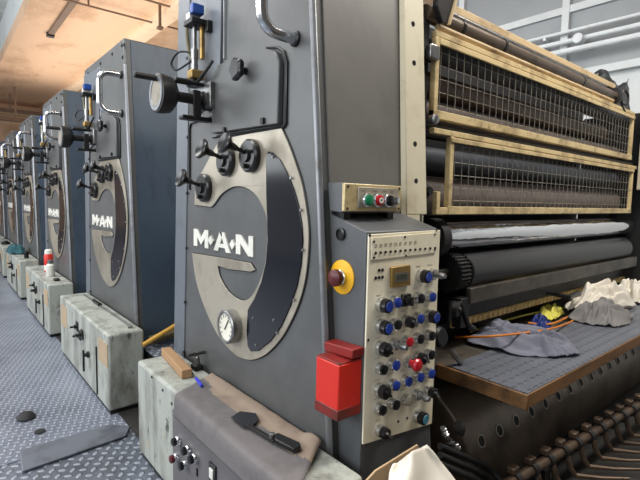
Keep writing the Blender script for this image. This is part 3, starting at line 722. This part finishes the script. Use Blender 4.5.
# buttons: (u, v, kind)
def button(u, v, kind):
    p = pp(u, v); ax = Vector((0, -1, 0)); r = .0172
    big = kind in ('bigblue', 'bigblack', 'teal')
    if big: r = .0205
    if kind == 'square':
        s = MB().box((p.x-.017, p.y-.010, p.z-.017), (p.x+.017, p.y+.001, p.z+.017)).build('selector_switch', m_black, cs, bevel=.002)
        MB().lathe(p+Vector((0, -.01, 0)), ax, [(0, .012), (.012, .011), (.014, .007), (.014, 0)], 16).build('knob', m_black, s)
        MB().box((p.x-.003, p.y-.030, p.z-.012), (p.x+.003, p.y-.022, p.z+.012)).build('pointer', m_dsteel, s)
        return
    name = {'red': 'mushroom_button', 'rotary': 'selector_switch', 'metal': 'key_switch', 'bigblack': 'rotary_knob', 'bigblue': 'rotary_knob', 'teal': 'rotary_knob'}.get(kind, 'push_button')
    s = MB().lathe(p, ax, [(0, r), (.006, r), (.010, r*.93), (.014, r*.93), (.016, r*.8), (.016, 0)], 22).build(name, m_chrome, cs)
    if kind in ('blue', 'black', 'redflat', 'cream'):
        mm = {'blue': m_blue, 'black': m_black, 'redflat': m_red, 'cream': m_cream}[kind]
        MB().lathe(p+ax*.015, ax, [(0, r*.78), (.006, r*.78), (.007, r*.62), (.007, 0)], 20).build('button_cap', mm, s)
    elif kind == 'red':
        MB().lathe(p+ax*.015, ax, [(0, .009), (.012, .009), (.014, .016), (.022, .0185), (.028, .015), (.030, .006), (.030, 0)], 22).build('button_cap', m_red, s)
    elif kind == 'metal':
        MB().lathe(p+ax*.015, ax, [(0, .009), (.016, .008), (.016, .010), (.022, .010), (.034, .007), (.034, 0)], 16).build('barrel', m_steel, s)
    else:
        col = {'bigblue': m_blue, 'teal': m_teal, 'bigblack': m_black, 'rotary': m_black}[kind]
        body = MB(); nn = 36; prev = None
        for (t, rr) in ((.014, r*.9), (.030, r*.86), (.032, r*.7)):
            ring = [body.bm.verts.new(p + ax*t + Vector((math.cos(2*PI*i/nn), 0, math.sin(2*PI*i/nn)))*(rr*(1+.05*(i % 3 == 0)))) for i in range(nn)]
            if prev:
                for i in range(nn): body.bm.faces.new([prev[i], prev[(i+1) % nn], ring[(i+1) % nn], ring[i]])
            else: body.bm.faces.new(ring)
            prev = ring
        body.bm.faces.new(prev); body.build('knob', m_black, s)
        if kind in ('bigblue', 'teal'):
            MB().lathe(p+ax*.0315, ax, [(0, r*.66), (.002, r*.62), (.002, 0)], 18).build('button_cap', col, s)
        else:
            MB().bar(p+ax*.036+Vector((-.008, 0, .008)), p+ax*.036+Vector((.008, 0, -.008)), .006, .010, (0, 1, 0)).build('pointer', m_black if kind == 'bigblack' else m_steel, s)
BT = [(420, 275.5, 'bigblue'), (431, 274, 'metal'),
      (380.5, 304.5, 'bigblue'), (393, 301.5, 'blue'), (404.5, 299.8, 'square'), (416.5, 297.5, 'black'), (428, 296, 'blue'),
      (380, 326, 'bigblue'), (393, 323.5, 'black'), (404.5, 320.5, 'rotary'), (416, 317.5, 'blue'), (428, 315.5, 'bigblue'),
      (379.5, 347.5, 'bigblack'), (393, 343.5, 'metal'), (405, 340.5, 'redflat'), (416, 337.5, 'black'), (427.3, 334.5, 'black'),
      (379, 367.8, 'black'), (391.5, 363.7, 'blue'), (407, 361.5, 'red'), (416.5, 356.5, 'rotary'), (427, 353.3, 'black'),
      (378.5, 389.5, 'bigblack'), (391.5, 383.7, 'blue'), (404, 379.7, 'blue'), (416, 375.7, 'blue'), (427, 372, 'blue'),
      (378, 408, 'black'), (391.5, 402.7, 'black'), (404, 399, 'cream'), (415.5, 393.8, 'metal'), (427, 390.3, 'rotary'),
      (417, 415.5, 'teal'), (379, 430, 'rotary')]
m_engr = M('faint engraved print', (168, 158, 136), .6)
for u, v, kd in BT: button(u, v, kd)
for u, v, kd in BT:
    q = pp(u-1.5, v-9.5); lg = MB()
    lg.bar(q+Vector((-.010, -.0004, 0)), q+Vector((.009, -.0004, 0)), .001, .0016, (0, 1, 0))
    lg.build('legend', m_engr, cs)
# emergency stop on the left face and a black push plug above it
q = FX(CXL, 342.6, 277)
es = MB().lathe(q, (-1, 0, 0), [(0, .0465), (.003, .0465), (.004, .045), (.004, 0)], 36).build('emergency_stop', m_yellow, cs)
MB().lathe(q+Vector((-.004, 0, 0)), (-1, 0, 0), [(0, .021), (.008, .021), (.012, .016), (.016, .016)], 22).build('collar', m_chrome, es)
MB().lathe(q+Vector((-.016, 0, 0)), (-1, 0, 0), [(0, .014), (.004, .023), (.016, .023), (.022, .016), (.024, 0)], 22).build('button_cap', m_dred, es)
q = FX(CXL, 341.5, 234)
bp_ = MB().lathe(q, (-1, 0, 0), [(0, .017), (.006, .017), (.008, .012), (.004, .010), (.004, 0)], 20).build('socket', m_black, cs)

# push button box on the console
PB = empty('push_button_box', (.93, .93, 1.05), 'small brass fronted box with green, red and black buttons on top of the console', 'button box')
MB().hexa([(.824, .9, 1.058), (1.045, .9, 1.058), (1.045, .950, 1.062), (.824, .950, 1.062)], [(.824, .9, 1.138), (1.045, .9, 1.138), (1.045, .960, 1.138), (.824, .960, 1.138)]).build('case', m_console, PB, bevel=.002)
MB().box((.835, .905, 1.036), (.86, .945, 1.060)).build('foot', m_black, PB); MB().box((1.01, .905, 1.036), (1.035, .945, 1.060)).build('foot', m_black, PB)
m_bfront = M('worn brass plate', (204, 184, 138), .4, .3, (150, 124, 80), 14)
MB().box((.822, .888, 1.062), (1.047, .900, 1.136)).build('front_plate', m_bfront, PB, bevel=.002)
MB().box((.868, .884, 1.072), (1.030, .889, 1.128)).build('legend_plate', m_cream, PB, bevel=.001)
for x, mm, dk in ((.893, m_green, 0), (.934, m_red, 1), (.977, m_black, 0)):
    s = MB().lathe((x, .885, 1.093), (0, -1, 0), [(0, .019), (.012, .019), (.016, .016), (.016, 0)], 22).build('push_button', m_chrome, PB)
    MB().lathe((x, .870, 1.093), (0, -1, 0), [(0, .0145), (.006, .0145), (.008, .010), (.008, 0)], 20).build('button_cap', mm, s)
    if dk:
        MB().lathe((x, .8615, 1.093), (0, -1, 0), [(0, .008), (.0012, .008), (.0012, .004), (0, .0035)], 18).build('cap_ring', m_wplas, s)
MB().lathe((1.008, .885, 1.093), (0, -1, 0), [(0, .013), (.015, .013), (.018, .008)], 16).build('plug', m_chrome, PB)
tx = MB()
for x, w_ in ((.88, .018), (.925, .022), (.965, .018), (.995, .018)):
    tx.bar((x-w_/2+.008, .8836, 1.119), (x+w_/2+.004, .8836, 1.119), .001, .003, (0, 1, 0))
tx.build('legend_lines', M('legend print', (110, 96, 72), .6), PB)
for x, z in ((.832, 1.128), (.832, 1.070), (1.038, 1.128), (1.038, 1.070)):
    MB().lathe((x, .888, z), (0, -1, 0), [(0, .004), (.002, .003)], 8).build('screw', m_dsteel, PB)

# red boxes on the console's left face
RB = empty('red_box', (.79, .86, .537), 'bright red metal box on the left flank of the console', 'box')
MB().box((.748, .814, .537), (.829, .904, .682)).build('body', m_redbox, RB, bevel=.004)
MB().box((.746, .813, .537), (.829, .905, .566)).build('bottom_band', m_redold, RB, bevel=.003)
MB().box((.750, .816, .678), (.829, .902, .686)).build('lid', m_redold, RB, bevel=.002)
wq = [FX(.788, u, v) for u, v in ((324, 351), (324, 341.5), (353, 350), (352, 359.5))]
RC = MB().hexa([wq[0], wq[3], wq[3]+Vector((.041, 0, 0)), wq[0]+Vector((.041, 0, 0))], [wq[1], wq[2], wq[2]+Vector((.041, 0, .0)), wq[1]+Vector((.041, 0, .002))])
rc = tag(RC.build('red_wedge', m_redold, bevel=.003), 'worn dark red wedge shaped housing above the red box', 'housing')

# ------------------------------------------------------------------ cream post and right press frame
po = empty('frame_post', (1.19, .95, 0), 'tall cream perforated post beside the console', 'post')
def pxl(z): return 1.135+.042*(z-1.05)
def pxr(z): return 1.238+.045*(z-1.05)
def pyy(z): return Yr(z)-.023
MB().hexa([(pxl(1.05), pyy(1.05), 1.05), (pxr(1.05), pyy(1.05), 1.05), (pxr(1.05), pyy(1.05)+.012, 1.05), (pxl(1.05), pyy(1.05)+.012, 1.05)],
          [(pxl(1.9), pyy(1.9), 1.9), (pxr(1.9)-.012, pyy(1.9), 1.9), (pxr(1.9)-.012, pyy(1.9)+.012, 1.9), (pxl(1.9), pyy(1.9)+.012, 1.9)]).build('face', m_post, po, bevel=.003)
MB().hexa([(pxl(1.05)-.012, pyy(1.05)+.012, 1.05), (pxl(1.05)+.004, pyy(1.05)+.0, 1.05), (pxl(1.05)+.004, pyy(1.05)+.016, 1.05), (pxl(1.05)-.008, pyy(1.05)+.016, 1.05)],
          [(pxl(1.9)-.012, pyy(1.9)+.012, 1.9), (pxl(1.9)+.004, pyy(1.9)+.0, 1.9), (pxl(1.9)+.004, pyy(1.9)+.016, 1.9), (pxl(1.9)-.008, pyy(1.9)+.016, 1.9)]).build('return_edge', m_post, po)
MB().hexa([(1.138, pyy(0), 0), (1.158, pyy(0), 0), (1.158, pyy(0)+.012, 0), (1.138, pyy(0)+.012, 0)],
          [(1.138, pyy(1.05), 1.05), (1.2, pyy(1.05), 1.05), (1.2, pyy(1.05)+.012, 1.05), (1.138, pyy(1.05)+.012, 1.05)]).build('lower_face', m_post, po)
for u, v in ((413, 24), (414, 63), (415, 144), (416, 181)):
    q = FY(.96, u, v); q = FY(pyy(q.z), u, v); q = FY(pyy(q.z), u, v)
    MB().lathe(q+Vector((0, .002, 0)), (0, -1, 0), [(0, .0085), (.0032, .0085)], 14).build('hole', m_black, po)
st2 = MB().box((1.268, .985, .3), (1.281, 1.03, 1.24)); tag(st2.build('inner_strip', m_post), 'narrow cream strip beside the post, level with the rollers', 'strip')

# press body (dark interior between the side frames)
pb = empty('press_frame', (2.4, 1.5, 0), 'dark press body holding the rollers behind the wire guards', 'press frame')
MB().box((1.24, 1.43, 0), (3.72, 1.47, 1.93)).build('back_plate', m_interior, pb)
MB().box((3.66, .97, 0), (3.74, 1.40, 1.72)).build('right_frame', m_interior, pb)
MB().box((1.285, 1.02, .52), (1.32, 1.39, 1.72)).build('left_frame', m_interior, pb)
MB().box((3.52, .93, 1.20), (3.62, 1.0, 1.80)).build('right_post', m_post, pb, bevel=.004)
MB().box((1.30, 1.12, .505), (3.66, 1.38, .58)).build('apron', m_blk_metal, pb)

def roller(name, y, z, r, x0, x1, mat, label, jr=.02, group='rollers of the press'):
    o = empty(name, (x0, y, z), label, 'roller', group)
    MB().lathe((x0, y, z), (1, 0, 0), [(0, r-.004), (.004, r), (x1-x0-.004, r), (x1-x0, r-.004)], 48).build('barrel', mat, o)
    MB().lathe((1.30, y, z), (1, 0, 0), [(0, jr), (3.68-1.30, jr)], 16).build('shaft', m_dsteel, o)
    return o
YG = 1.0
roller('chrome_cylinder', 1.075, .958, .057, 1.50, 3.60, m_mirror, 'mirror bright chrome cylinder below the lower wire guard')
roller('blanket_cylinder', 1.07, .812, .078, 1.63, 3.52, m_broll, 'matt black cylinder under the chrome cylinder')
roller('damping_roller', 1.13, 1.115, .078, 1.345, 3.42, m_groll, 'grey brown roller low behind the lower wire guard')
roller('ink_roller', 1.16, 1.262, .05, 1.345, 3.55, m_sroll, 'dark steel roller high behind the lower wire guard')
roller('ink_roller', 1.17, 1.375, .030, 1.40, 3.55, m_broll, 'thin black roller between the two wire guards')
roller('ink_roller', 1.13, 1.437, .043, 1.40, 3.45, m_groll, 'grey roller lowest behind the upper wire guard')
roller('ink_roller', 1.15, 1.545, .050, 1.40, 3.25, m_rroll, 'brown rubber roller midway behind the upper wire guard')
roller('ink_roller', 1.12, 1.665, .042, 1.40, 3.55, m_sroll, 'bluish steel roller highest behind the upper wire guard')
# black end flange and gear at the left ends
e = MB().lathe((1.435, 1.075, .955), (1, 0, 0), [(0, .074), (.045, .076), (.058, .066)], 36)
tag(e.build('cylinder_flange', m_rub), 'black round flange at the left end of the chrome cylinder', 'flange')
ge = MB(); nn = 30
pr = []
for i in range(nn*4):
    a = 2*PI*i/(nn*4); rr = .079 if (i % 4) in (0, 1) else .071
    pr.append((1.547, 1.07+math.cos(a)*rr, .812+math.sin(a)*rr))
ge.prism(pr, (.066, 0, 0)); tag(ge.build('gear', m_interior), 'dark gear at the left end of the black cylinder', 'gear')
bkn = MB().lathe((1.325, 1.03, 1.13), (0, -1, 0), [(0, .026), (.02, .026), (.026, .016), (.04, .014)], 20)
tag(bkn.build('bearing_cap', m_blk_metal), 'dark round bearing cap beside the lower guard notch', 'bearing')

# ------------------------------------------------------------------ wire guards
def wire_panel(x0, x1, z0, z1, y, nv, nh, root):
    w = MB()
    for i in range(nv):
        x = x0+(x1-x0)*(i+.5)/nv; pts = []; kk = int((z1-z0)/.012)
        for k in range(kk+1):
            pts.append((x+(.0010 if k % 2 else -.0010), y+(.0012 if k % 2 else -.0012), z0+(z1-z0)*k/kk))
        w.tube(pts, .0016, 4, False)
    for j in range(nh):
        z = z0+(z1-z0)*(j+.5)/nh
        w.tube([(x0, y+.003, z), (x1, y+.003, z)], .0016, 4, False)
    return w.build('wire_mesh', m_wire, root)
g1 = empty('wire_guard', (2.3, YG, 1.383), 'upper wire mesh guard with a stained cream frame', 'guard', 'wire guards')
x0, x1, z0, z1 = 1.335, 3.385, 1.383, 1.68
MB().box((x0, YG, z1-.020), (x1, YG+.022, z1)).build('top_rail', m_frame, g1, bevel=.002)
MB().box((x0+.02, YG-.004, z1-.045), (x1, YG+.004, z1-.024)).build('top_lip', m_frame, g1, bevel=.002)
MB().box((x0, YG-.002, z0), (x1, YG+.022, z0+.030)).build('bottom_rail', m_frame, g1, bevel=.002)
MB().box((x0, YG, z0), (x0+.022, YG+.022, z1-.02)).build('side_rail', m_frame, g1, bevel=.002)
MB().box((x1-.022, YG, z0), (x1, YG+.022, z1-.02)).build('side_rail', m_frame, g1, bevel=.002)
wire_panel(x0+.022, x1-.02, z0+.028, z1-.04, YG+.012, 42, 5, g1)
for x in (x0-.012,):
    MB().box((x-.03, YG-.012, 1.575), (x+.02, YG+.015, 1.625)).build('hinge', m_steel, g1, bevel=.006)
g2 = empty('wire_guard', (2.4, YG, 1.045), 'lower wire mesh guard with notched cream frame above the chrome cylinder', 'guard', 'wire guards')
z0, z1 = 1.047, 1.352; xa, x0, x1 = 1.342, 1.445, 3.45
MB().box((xa, YG, z1-.020), (x1+.05, YG+.022, z1)).build('top_rail', m_frame, g2, bevel=.002)
MB().box((x0, YG-.004, z1-.042), (x1, YG+.004, z1-.024)).build('top_lip', m_frame, g2, bevel=.002)
MB().box((x0, YG-.002, z0), (x1, YG+.022, z0+.030)).build('bottom_rail', m_frame, g2, bevel=.002)
MB().box((x0, YG, z0), (x0+.022, YG+.022, z1-.02)).build('side_rail', m_frame, g2, bevel=.002)
MB().box((x1-.022, YG, z0), (x1, YG+.022, z1-.02)).build('side_rail', m_frame, g2, bevel=.002)
MB().box((1.375, YG, z0), (x0, YG+.02, z0+.026)).box((1.375, YG, z0+.02), (1.395, YG+.02, 1.13)).build('notch_bracket', m_frame, g2, bevel=.002)
wire_panel(x0+.022, x1-.02, z0+.028, z1-.04, YG+.012, 41, 5, g2)
rdm = MB().tube([(1.31, YG+.03, 1.366), (3.5, YG+.03, 1.366)], .009, 10)
tag(rdm.build('hinge_rod', m_dsteel), 'dark rod in the gap between the two wire guards', 'rod')
kb = MB().lathe((1.30, .985, 1.37), (0, -1, 0), [(0, .016), (.02, .018), (.026, .014), (.03, 0)], 16)
kb.build('clamp_knob', m_steel, g2)
ob = MB().box((1.275, 1.01, 1.39), (1.30, 1.05, 1.43)); tag(ob.build('orange_connector', M('dull orange plastic', (176, 92, 40), .5), bevel=.004), 'small orange connector beside the upper wire guard', 'connector')

# ------------------------------------------------------------------ top rail, big tube, corrugated hoses
tr = MB().box((1.48, 1.065, 1.803), (3.22, 1.10, 1.834)); tag(tr.build('top_rail', m_rail, bevel=.003), 'pale flat rail along the top edge of the press', 'rail')
tb = empty('ink_tube', (2.2, 1.02, 1.72), 'thick brown tube with black collars below the pale top rail', 'tube')
MB().cyl((1.30, 1.03, 1.735), (3.08, 1.03, 1.735), .027, 24).build('pipe', m_tube, tb)
for x in (1.50, 1.80, 2.60): MB().lathe((x, 1.03, 1.735), (1, 0, 0), [(0, .030), (.014, .030)], 24).build('collar', m_black, tb)
MB().lathe((3.08, 1.03, 1.735), (1, 0, 0), [(0, .05), (.02, .05), (.02, .03), (.05, .03)], 24).build('end_flange', m_dsteel, tb)
MB().cyl((1.36, 1.02, 1.702), (3.05, 1.02, 1.702), .010, 12).build('lower_pipe', m_rail, tb)
def corr(y, z, r, lab, x0=1.45, x1=3.0):
    c = MB(); pts = []; rr = []
    n2 = int((x1-x0)/.008)
    for i in range(n2+1): pts.append((x0+(x1-x0)*i/n2, y, z)); rr.append(r*(1.0 if i % 2 else .72))
    c.tube(pts, rr, 8); tag(c.build('corrugated_hose', m_steel), lab, 'hose', 'corrugated hoses on the press')
corr(1.045, 1.781, .0085, 'corrugated steel hose between the pale rail and the brown tube')
corr(1.035, 1.690, .009, 'corrugated dark hose just under the brown tube')
ep = MB().prism([(1.345, .985, 1.70), (1.375, .985, 1.705), (1.42, .985, 1.83), (1.40, .985, 1.9), (1.32, .985, 1.86), (1.31, .985, 1.75)], (0, .02, 0))
tag(ep.build('end_bracket', m_dsteel, bevel=.003), 'dark sloping bracket plate at the left end of the brown tube', 'bracket')
ef = MB().bar((1.375, .982, 1.70), (1.425, .982, 1.83), .006, .012, (0, 1, 0)); tag(ef.build('bracket_edge', m_rail), 'thin pale edging strip on the sloping bracket plate', 'strip')
# black plastic sheet over the far right end
bs = MB(); nn = 18; gg = []
for i in range(nn+1):
    a = i/nn; x = 3.22+a*.62; row = []
    top = 1.93+.035*math.sin(a*7)+.05*a+.03*noise.noise(Vector((a*6, 2, 1)))
    for j in range(9):
        b = j/8; row.append(bs.bm.verts.new((x, 1.16+.03*noise.noise(Vector((a*5, b*4, 3)))+.03*b, 1.72+(top-1.72)*b)))
    gg.append(row)
for i in range(nn):
    for j in range(8): bs.bm.faces.new([gg[i][j], gg[i+1][j], gg[i+1][j+1], gg[i][j+1]])
tag(bs.build('plastic_sheet', m_blkplastic, solid=.004, ang=60), 'torn black plastic sheet at the far right top of the press', 'plastic sheet')
hs = MB().tube(spline([(3.12, 1.02, 1.72), (3.22, 1.0, 1.70), (3.24, 1.0, 1.76), (3.16, 1.0, 1.78), (3.14, 1.0, 1.70), (3.2, 1.0, 1.66)]), .006, 8)
tag(hs.build('hose_loop', m_dsteel), 'looped thin hose at the right end of the brown tube', 'hose')

# ------------------------------------------------------------------ blade bar and toothed strip
bb = MB().box((1.60, .985, .692), (3.60, 1.010, .756)); tag(bb.build('blade_bar', m_bar, bevel=.004), 'long worn dark bar in front of the black cylinder', 'bar')
b2_ = MB().box((1.56, 1.055, .612), (3.60, 1.10, .700)); ubar = tag(b2_.build('under_bar', m_blk_metal, bevel=.003), 'black bar with a short handle under the worn blade bar', 'bar')
ts = MB().box((1.60, 1.06, .578), (3.62, 1.075, .610))
for i in range(48):
    x = 1.66+i*.041; ts.box((x, 1.050, .582), (x+.022, 1.061, .608))
tag(ts.build('toothed_strip', m_gold), 'yellow toothed strip above the back of the table', 'strip')
ch = empty('latch_lever', (1.50, .98, .70), 'dark lever with a round pivot at the left end of the blade bar', 'lever')
MB().lathe((1.47, .975, .695), (.35, -1, 0), [(0, .030), (.018, .030), (.022, .024), (.022, .01), (.03, .008)], 20).build('pivot', m_dsteel, ch)
MB().bar((1.50, .97, .72), (1.545, .955, .62), .02, .013).build('arm', m_blk_metal, ch, bevel=.003)
MB().box((1.545, .99, .60), (1.60, 1.03, .72)).build('bracket', m_blk_metal, ch, bevel=.004)
MB().tube([(1.545, .955, .622), (1.575, .95, .605)], .012, 10).build('foot', m_rub, ch)
gr_ = MB().lathe((1.385, .985, .60), (0, -1, .2), [(0, .034), (.02, .038), (.03, .03)], 20); tag(gr_.build('hand_wheel', m_blk_metal), 'dark wheel half hidden behind the console edge', 'wheel')
MBs = MB().tube(spline([(1.40, .93, .56), (1.425, .92, .53), (1.45, .915, .508)]), .011, 8); tag(MBs.build('grease_nipple', m_steel), 'short steel fitting standing on the table beside the console', 'fitting')
hl = MB().tube([(2.43, 1.07, .63), (2.52, .98, .612), (2.66, .985, .612)], [.006, .014, .016], 10); hl.build('handle', m_black, ubar)

# ------------------------------------------------------------------ table with its mat
tbl = empty('work_table', (2.4, .9, 0), 'low wooden edged table running along the press', 'table')
zt_ = .5
MB().box((1.397, .655, .470), (3.62, .985, .496)).box((1.34, .98, .470), (3.62, 1.30, .496)).build('board', m_ply, tbl, bevel=.002)
MB().box((1.395, .640, .452), (3.62, .657, .499)).build('front_edge', m_wood, tbl, bevel=.003)
MB().box((1.386, .640, .448), (1.399, .98, .4985)).build('side_edge', m_wood, tbl, bevel=.003)
for x, y in ((1.372, 1.02), (3.55, .75), (3.55, 1.2), (1.372, 1.25)):
    MB().box((x-.02, y-.02, 0), (x+.02, y+.02, .47)).build('leg', m_blk_metal, tbl)
MB().box((1.43, .74, .425), (1.50, .90, .470)).build('bracket', m_blk_metal, tbl, bevel=.003)
mt = MB().prism([(1.392, .643, .4975), (3.62, .643, .4975), (3.62, .94, .4975), (1.402, .94, .4975)], (0, 0, .0045))
tag(mt.build('table_mat', m_tmat), 'grey ribbed rubber mat on the table', 'mat')
zc = .5025
heap('rag', m_cloth_g, 1.86, .895, zc, .42, .30, .085, 'blue grey rag lying crumpled across the middle of the table', 'rag', 5.3, rot=-PI/2+.25, fold=12)
heap('rag', m_cloth_gg, 2.62, .855, zc, .36, .24, .095, 'grey rag under the white cloth on the table', 'rag', 1.7, rot=.1)
heap('white_cloth', m_cloth_w, 2.86, .935, zc+.012, .54, .17, .13, 'white cloth heaped over the grey rag on the table', 'cloth', 8.2, rot=-.12)
heap('white_cloth', m_cloth_w, 3.32, .925, zc, .28, .18, .12, 'second white cloth at the far right end of the table', 'cloth', 2.9, rot=.3)
heap('glove', m_ylw, 2.46, 1.045, zc, .26, .10, .06, 'yellow green glove beside the white cloth', 'glove', 4.4, rot=.2)
heap('glove', m_bluep, 2.20, .98, zc, .16, .085, .05, 'dark blue glove lying between the cords', 'glove', 6.4, rot=.1)
def cord(pts, r, mat, lab):
    tag(MB().tube(spline([FZ(zc+r+.002+z, u, v) for u, v, z in pts], 10), r, 8).build('cord', mat), lab, 'cord', 'cords on the table')
cord([(455, 337, .012), (478, 337, .05), (495, 336, .068), (515, 334, .068), (545, 330, .05), (566, 324, 0), (577, 318, 0)], .0045, m_orange, 'orange cord running across the blue grey rag')
cord([(470, 332, .0), (500, 322, .01), (530, 314, .02), (553, 310, .01), (570, 307, .0)], .005, m_ylw, 'yellow cord along the back of the table')
cord([(528, 323, .02), (550, 324, .015), (568, 317, .0), (578, 312, 0)], .005, m_orange, 'short orange cord beside the dark blue glove')

# ------------------------------------------------------------------ perforated drum and gripper bar under the table
dr = empty('perforated_drum', (2.4, 1.15, .16), 'large oily drum with a row of holes under the table', 'drum')
Rd = .30; cyD, czD = 1.124, .10
Lx0, Lx1 = 1.41, 3.48
ob_ = MB().lathe((Lx0, cyD, czD+.2*0), (1, 0, 0), [(0, Rd-.006), (.006, Rd), (Lx1-Lx0-.006, Rd), (Lx1-Lx0, Rd-.006)], 72)
for v in ob_.bm.verts: v.co.z = max(v.co.z, .002)
ob_.build('shell', m_drum, dr)
m_rimst = M('bright worn hole rim', (160, 150, 136), .35, .5)
ah = math.radians(156)
nh_ = Vector((0, math.cos(ah), math.sin(ah)))
for i in range(14):
    q = Vector((1.497+.1285*i, cyD, czD)) + nh_*Rd
    s = MB().lathe(q - nh_*.003, nh_, [(0, .0235), (.006, .0235), (.006, .019), (.0045, .019)], 20).build('hole_rim', m_rimst, dr)
    MB().lathe(q - nh_*.003, nh_, [(0, .019), (.005, .019)], 18).build('hole', m_interior, s)
gb = empty('gripper_bar', (2.1, .67, .1), 'brown gripper bar with a row of gripper fingers at the lower right', 'gripper bar')
g0 = FZ(.17, 505, 486); g1_ = FZ(.17, 660, 392)
MB().cyl(g0, g1_, .019, 16).build('bar', m_oil, gb)
dirb = (g1_-g0).normalized(); nrm_ = Vector((0, 0, 1)); side = dirb.cross(nrm_).normalized()   # points to -y
Lb = (g1_-g0).length
for i in range(12):
    q = g0 + dirb*(.06+.104*i)
    if .06+.104*i > Lb: break
    s = MB().lathe(q - dirb*.011, dirb, [(0, .027), (.022, .027)], 18)
    s = s.build('gripper', m_dsteel, gb)
    MB().box((q.x-.020, q.y-.006, q.z+.022), (q.x+.016, q.y+.022, q.z+.045)).build('pad', m_oil, s, bevel=.004)
    MB().tube([q+Vector((0, -.02, -.01)), q+Vector((.005, -.03, -.05)), q+Vector((.02, -.045, -.08)), q+Vector((.09, -.11, -.085)), q+Vector((.15, -.18, -.075))], [.011, .011, .010, .007, .005], 8).build('finger', m_oil, s)
for k, (xx, yy) in enumerate(((1.75, .38), (2.45, .36))): pass
sh = MB().cyl((1.55, .455, .07), (3.2, .43, .07), .022, 14).cyl((1.5, .36, .045), (3.2, .33, .045), .03, 14)
tag(sh.build('gripper_shaft', m_dsteel), 'pair of dark shafts beyond the gripper fingers at the bottom right', 'shaft')
ds = MB().box((1.45, .30, 0), (3.6, .74, .025)); tag(ds.build('delivery_plate', m_pit), 'brown oily plate below the gripper fingers', 'plate')
for q in ((1.7, .67), (3.0, .64)):
    pass
MB().box((1.60, .66, .02), (1.64, .70, .16)).build('support', m_blk_metal, gb); MB().box((2.90, .62, .02), (2.94, .66, .16)).build('support', m_blk_metal, gb)
# hoses and foil beside the console foot
for i in range(3):
    pts = spline([FY(.80-.015*i, u, v+9*i) for u, v in ((440, 446), (456, 453), (474, 461), (492, 472))] + [Vector((1.50+.03*i, .66-.02*i, .05))])
    tag(MB().tube(pts, .010, 10).build('black_hose', m_rub), ['topmost', 'middle', 'lowest'][i] + ' of three black hoses curving down beside the drum end', 'hose', 'black hoses beside the drum')
fo = MB(); pts = spline([(1.26, .855, .346), (1.279, .85, .309), (1.311, .85, .277), (1.35, .848, .245)], 10)
fo.tube(pts, [.009+.007*noise.noise(Vector((i*.9, 0, 4))) for i in range(len(pts))], 9)
tag(fo.build('foil_sleeve', m_silver), 'crumpled silver sleeve hanging beside the console foot', 'sleeve')
bl_ = MB().lathe(FY(.84, 455, 428), (.3, -1, .2), [(0, .01), (.004, .022), (.025, .024), (.032, .012), (.033, 0)], 16); tag(bl_.build('pipe_cap', m_dsteel), 'grey round cap above the silver sleeve', 'cap')

# ------------------------------------------------------------------ cardboard and white cloth at the console foot
cb = empty('cardboard_box', (.93, .62, 0), 'brown cardboard box standing at the foot of the console', 'box')
cx0, cx1, cy0, cy1, chh = .74, .965, .60, .745, .385
MB().box((cx0, cy0, 0), (cx1, cy1, .01)).box((cx0, cy0, 0), (cx0+.006, cy1, chh)).box((cx1-.006, cy0, 0), (cx1, cy1, chh)).box((cx0, cy0, 0), (cx1, cy0+.006, chh)).box((cx0, cy1-.006, 0), (cx1, cy1, chh+.02)).build('carton', m_card, cb)
fl = [FY(.70, 366, 482), FY(.70, 376, 471), FY(.70, 418, 445), FY(.70, 420, 449), FY(.70, 398, 470), FY(.70, 392, 484)]
MB().prism(fl, (0, .005, 0)).build('flap', m_card, cb)
wc = MB(); nn = 16; gg = []
for i in range(nn+1):
    a = i/nn; row = []
    for j in range(nn+1):
        b = j/nn
        top = Vector((395+ (427-395)*a, 465 - 19*a - 3*math.sin(a*PI), 0)); bot = Vector((383+ (468-383)*a, 494, 0))
        p = top.lerp(bot, b)
        q = FY(.66-.05*b + .012*math.sin(a*9+b*3) + .02*abs(a-.5), p.x + 1.5*math.sin(b*5)*(a-.5), p.y)
        row.append(wc.bm.verts.new(q))
    gg.append(row)
for i in range(nn):
    for j in range(nn): wc.bm.faces.new([gg[i][j], gg[i+1][j], gg[i+1][j+1], gg[i][j+1]])
tag(wc.build('white_rag', m_cloth_w, solid=.006, ang=80), 'cream white cloth stuffed in the cardboard box at the console foot', 'cloth')
